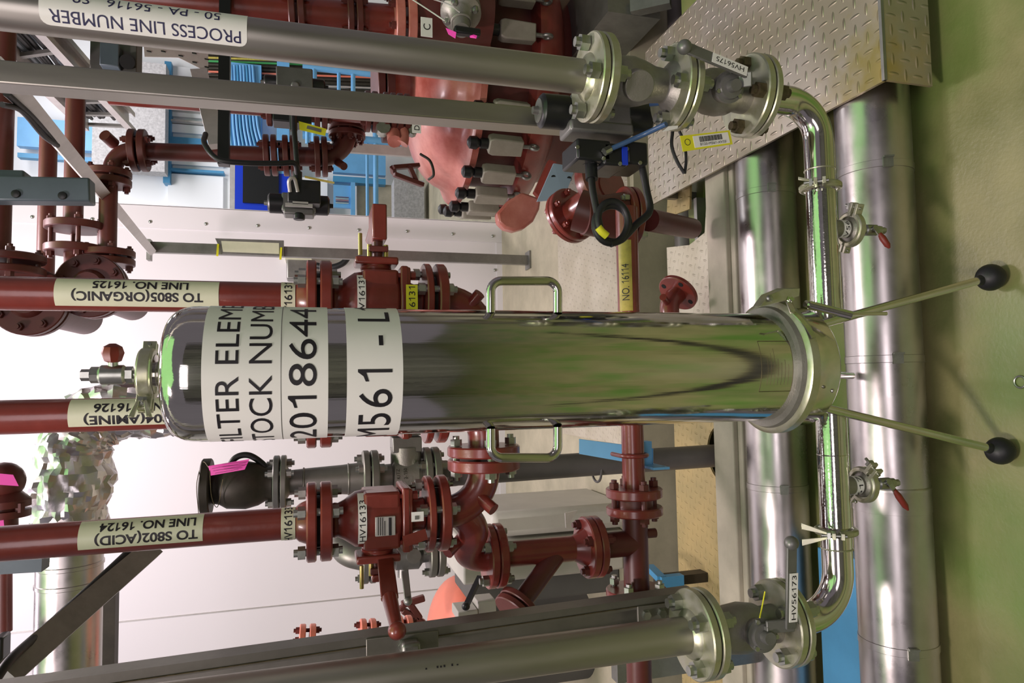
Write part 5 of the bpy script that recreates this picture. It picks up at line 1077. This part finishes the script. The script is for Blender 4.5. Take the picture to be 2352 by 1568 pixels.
# ================================================================== RED PRESSURE VESSELS
def vessel(label, C, R, z, mt, n_from, n_to, lug=True, hid=False):
    t = T('pressure_vessel', label, 'vessel', (C[0],C[1],0), 'domed vessels'); X, Y = C
    prof = [(z-.03,R),(z,R),(z+.004,R-.02),(z+.02,R-.055)]
    for i in range(1, 13):
        a = pi/2*i/12; prof.append((z+.02+.24*sin(a), max(.002,(R-.075)*cos(a)**.85)))
    m = MB(); m.lathe((X,Y,0), Z_, prof, 72); obj('lid', m, K[mt], t)
    m = MB(); m.lathe((X,Y,0), Z_, [(z-.30,R*.84),(z-.04,R*.84),(z-.034,R*.96)], 64); obj('neck_ring', m, K['redd'], t)
    m = MB(); m.lathe((X,Y,0), Z_, [(z-.42,R*.80),(z-.36,R*.98),(z-.30,R*1.02),(z-.255,R*1.02),(z-.25,R*.97)], 64); obj('body_ring', m, K['red'], t)
    m = MB(); m.lathe((X,Y,0), Z_, [(.02,R*.5),(.12,R*.72),(z-.42,R*.80)], 64); obj('shell', m, K['redd'], t)
    for k in range(n_from, n_to):
        an = radians(6.75+13.5*k); dv = Vector((-sin(an), -cos(an), 0)); sv = Vector((cos(an), -sin(an), 0)); p = Vector((X,Y,z))+dv*(R+.012)
        m = MB(); m.prism([p+sv*.034-Z_*.055, p-sv*.034-Z_*.055, p-sv*.042-Z_*.075, p-sv*.038-Z_*.215, p+sv*.038-Z_*.215, p+sv*.042-Z_*.075], dv*.058); sb = obj('swing_bolt', m, K['swing'], t, .006)
        c_ = p+dv*.025; m = MB(); m.lathe(c_, Z_, [(-.055,.024),(-.020,.024),(-.018,.016),(.0,.030),(.030,.028),(.040,.014),(.042,.002)], 16); obj('nut', m, K['plastic'], sb)
        m = MB(); m.cyl(c_-Z_*.215, c_-Z_*.26, .010, 10); m.torus(c_-Z_*.275, sv, .020, .008, 16, 8); obj('eye', m, K['galv'], sb)
    if lug:
        an = radians(72)
    return t
VC = (1.586, 3.407)
vt = vessel('big faded red domed vessel ringed with swing bolts behind the process pipe', VC, .645, .70, 'vessel', -4, 9)
m = MB(); m.prism([w(x,y,2.86) for x, y in ((1142,488),(1145,510),(1160,524),(1182,530),(1205,524),(1226,508),(1240,480),(1244,455),(1200,440),(1165,462))], (0,.06,0)); obj('foot', m, K['vessel'], vt, .012)
m = MB(); m.prism([w(1272,375,2.75), w(1322,383,2.75), w(1296,456,2.7), w(1234,462,2.7)], (0,.012,0)); sp_ = obj('support_plate', m, K['platebl'], vt)
for x, y in ((1271,408),(1257,440),(1307,411)):
    m = MB(); m.lathe(w(x,y,2.735), -Y_, [(0,.012),(.004,.011)], 14); obj('bolt_hole', m, K['black'], sp_)
m = MB(); m.prism([w(1244,458,2.74), w(1278,372,2.76), w(1262,366,2.78), w(1228,440,2.78)], (0,.03,0)); obj('gusset', m, K['red'], vt)
m = MB()
for p, q in (((902,385),(962,380)),((905,400),(972,425)),((902,385),(905,400)),((940,382),(955,415))): m.bar(w(*p,3.1), w(*q,3.15), .03, .02, Y_)
obj('lifting_lug', m, K['redd'], vt, .004)
m = MB(); m.sweep(bez([w(966,354,2.95), w(988,370,2.9), w(996,400,2.9), w(985,412,2.95)], 8), .006, 8); obj('earth_wire', m, K['dark'], vt)
m = MB(); c_ = w(935,215,3.35); m.cyl(w(870,196,3.35), w(950,200,3.35), .10, 32); obj('top_nozzle', m, K['vessel'], vt)
m = MB(); axn = (w(870,196,3.35)-w(950,200,3.35)).normalized(); flange(m, w(898,197,3.35), axn, .19, .04); flange(m, w(876,196,3.35), axn, .19, .035); obj('nozzle_flange', m, K['redd'], vt)
sd_ = w(903,300,2.95); tv = T('vessel_fitting', 'stack of red flanges and levers standing on the big vessel lid', 'pipe fitting', sd_)
m = MB()
for x, rr_ in ((878,.085),(905,.10),(925,.07)): m.cyl(w(x,282,2.95), w(x+13,283,2.95), rr_, 28)
m.cyl(w(860,280,2.95), w(950,286,2.95), .045, 20); obj('body', m, K['redd'], tv)
m = MB(); m.sweep([w(928,300,2.88), w(930,318,2.85), w(924,330,2.85)], [.02,.018,.026], 12); m.sweep([w(903,300,2.9), w(906,325,2.85)], [.03,.03], 12); obj('lever', m, K['vessel'], tv)
m = MB(); m.lathe(w(878,300,2.9), -Y_, [(0,.03),(.05,.03)], 10); m.lathe(w(946,306,2.9), -Y_, [(0,.02),(.04,.02)], 8); obj('knob', m, K['nut'], tv)
def letter_plate(x0, y0, x1, y1, Y, ch, label, tilt=0):
    p, q = w(x0,y1,Y), w(x1,y0,Y); t = T('letter_plate', label, 'sign', p); m = MB(); m.box2((p.x,Y,q.z), (q.x,Y+.004,p.z)); obj('plate', m, K['white'], t)
    text_on('lettering', ch, None, abs(p.z-q.z)*.62, K['ink'], t, plane_fn(((p.x+q.x)/2,Y,(p.z+q.z)/2), X_, Z_, .0015), None)
letter_plate(967,42,993,82,2.5,'C','small white plate with a letter C by the large red flange')
letter_plate(947,283,967,304,2.70,'D','small white plate with a letter D half hidden by the grey post')
# red manifold and grey nozzle at the top right corner
tm = T('red_manifold', 'dark red manifold block above the vessel lid behind the letter C plate', 'manifold', w(1060,-10,2.6))
m = MB(); m.cyl(w(935,10,2.75), w(1110,20,2.75), .19, 40); obj('body', m, K['redd'], tm)
gn = T('grey_nozzle', 'grey cast nozzle with pink tape round its foot and a black end', 'nozzle', w(1060,90,2.45))
c_ = w(1058,20,2.5); dn = (w(1062,100,2.38)-c_).normalized(); m = MB(); m.lathe(c_, dn, [(-.03,.075),(.0,.078),(.035,.078),(.05,.05),(.09,.034),(.15,.030)], 32); m.torus(c_+dn*.10, dn, .036, .005, 24, 8); obj('body', m, K['cast'], gn)
for k in range(4):
    e1, e2 = perp(dn); an = pi/2*k+.6; q = c_+dn*.035+(e1*cos(an)+e2*sin(an))*.058; m = MB(); m.lathe(q, dn, [(0,.014),(.02,.014),(.03,.008)], 8); obj('bolt', m, K['nut'], gn)
m = MB(); q = c_+dn*.155; m.box(q+Vector((0,0,-.02)), (.028,.03,.10)); obj('handle', m, K['plastic'], gn, .006)
m = MB(); m.prism([w(1024,64,2.42), w(1048,74,2.40), w(1046,88,2.40), w(1030,78,2.42)], (0,.002,0)); obj('pink_tape', m, K['pink'], gn); m = MB(); m.prism([w(1078,76,2.42), w(1096,82,2.4), w(1094,88,2.4), w(1080,86,2.42)], (0,.002,0)); obj('pink_tape', m, K['pink'], gn)
m = MB(); m.sweep(bez([w(930,-12,2.5), w(980,20,2.45), w(1022,48,2.42)], 6), .0028, 6); m.sweep(bez([w(975,-8,2.5), w(1030,10,2.4), w(1056,28,2.4)], 6), .0028, 6); obj('tie_wire', m, K['galvl'], gn)
# second vessel, salmon, behind the strut
v2_ = T('pressure_vessel', 'salmon domed vessel lid with a red lifting frame peeping over the slotted strut channel', 'vessel', (w(1010,1470,3.6).x,3.6,0), 'domed vessels')
c_ = w(1062,1475,3.6); m = MB(); R_ = pr(148, c_); prof = [(-.05,R_*.9),(-.02,R_*.95)]
for i in range(0, 13):
    a = pi/2*i/12; prof.append((R_*.55*sin(a), max(.002,R_*cos(a))))
m.lathe(c_, Z_, prof, 64); obj('lid', m, K['orange'], v2_); m = MB(); m.cyl(c_-Z_*.05, (c_.x,c_.y,0), R_*.75, 40); obj('shell', m, K['shade'], v2_)
m = MB()
for p, q in (((922,1388),(975,1372)),((924,1400),(975,1432)),((921,1390),(925,1400)),((940,1384),(965,1420))): m.bar(w(*p,3.3), w(*q,3.3), .035, .03, Y_)
obj('lifting_lug', m, K['redd'], v2_, .006)
# beige pump unit low behind the drop pipe
mu = T('pump_unit', 'beige pump unit with a black strut, low behind the red drop pipe', 'machine', w(1300,1240,2.9))
def blk(x0, y0, x1, y1, Y, th, nm, mt, bev=.01, ground=False):
    p, q = w(x0,y1,Y), w(x1,y0,Y); m = MB(); m.box2((p.x,Y,0 if ground else q.z), (q.x,Y+th,p.z)); return obj(nm, m, K[mt], mu, bev)
blk(1130,1165,1300,1238,2.9,.5,'housing','machine',.03,True); blk(1065,1245,1085,1345,3.0,.4,'side_panel','machine',.01,True)
blk(1085,1245,1260,1395,3.05,.4,'lower_case','shade',.01,True)
blk(1052,1400,1098,1428,2.6,.12,'foot_rail','machine',.004); blk(1098,1378,1140,1412,2.62,.1,'foot_rail','machine',.004)
m = MB(); m.bar(w(1102,1325,2.7), w(1072,1388,2.6), .018, .018, X_); m.ball(w(1070,1392,2.6), .016, 8); obj('strut', m, K['plastic'], mu)
m = MB(); m.prism([w(1298,1178,2.7), w(1326,1172,2.7), w(1310,1200,2.7), w(1336,1214,2.7), w(1300,1212,2.7)], (0,.006,0)); obj('bracket', m, K['galvl'], mu)
# blue base frames low on the left
def blue_beam(label, pts, z0, z1):
    m = MB(); m.prism([Vector((p.x,p.y,z0)) for p in pts], (0,0,z1-z0)); return one('base_frame', m, K['blued'], label, 'steel frame', 'blue base frames', .003)
xa = w(1900,1285,1.5).x
blue_beam('blue steel base plate on the floor between the two pipes, under elbow HV56173', [Vector((xa,1.452,0)), Vector((xa,1.62,0)), Vector((-1.6,1.62,0)), Vector((-1.6,1.452,0))], .0, .06)
xb_ = fz(1545,1330,.16).x
t = T('base_frame', 'blue steel skid frame corner under the end of the red header', 'steel frame', (xb_,2.2,.08), 'blue base frames')
m = MB(); a, b = w(1572,1356,2.12), w(1520,1326,2.12); m.box2((a.x,2.12,a.z), (b.x,2.15,b.z)); m.bar(w(1520,1330,2.13), w(1492,1302,2.30), .03, .02, Z_); obj('beam', m, K['blued'], t); m = MB(); m.box2((a.x+.01,2.15,.08), (b.x-.01,2.2,b.z-.01)); obj('leg', m, K['dark'], t)
t = T('skid_leg', 'grey skid post standing under the plain process pipe with pen marks', 'post', w(1520,1540,1.75)); p = w(1510,1535,1.75)
m = MB(); m.box2((p.x-.025,1.75,.151 if 0 else 0.0), (p.x+.025,1.79,p.z+.12)); obj('post', m, K['galv'], t)
m = MB(); p = w(1310,1535,1.95); m.box2((p.x-.02,1.99,.08), (p.x+.05,2.03,p.z+.03)); one('pipe_stub', m, K['yellowd'], 'brown square stub on the yellowed plate behind the plain process pipe', 'post')
# dark steel column standing behind the step on the right
dc = T('steel_column', 'grey steel column with a slanting brace behind the chequer plate step', 'column', (w(1470,20,2.5).x,2.5,0))
p = w(1463,20,2.5); m = MB(); m.box2((p.x-.03,2.5,0), (p.x+.25,3.12,.24)); m.bar(w(1450,20,2.5), w(1540,0,2.4), .05, .05, X_); obj('column', m, K['galv'], dc)
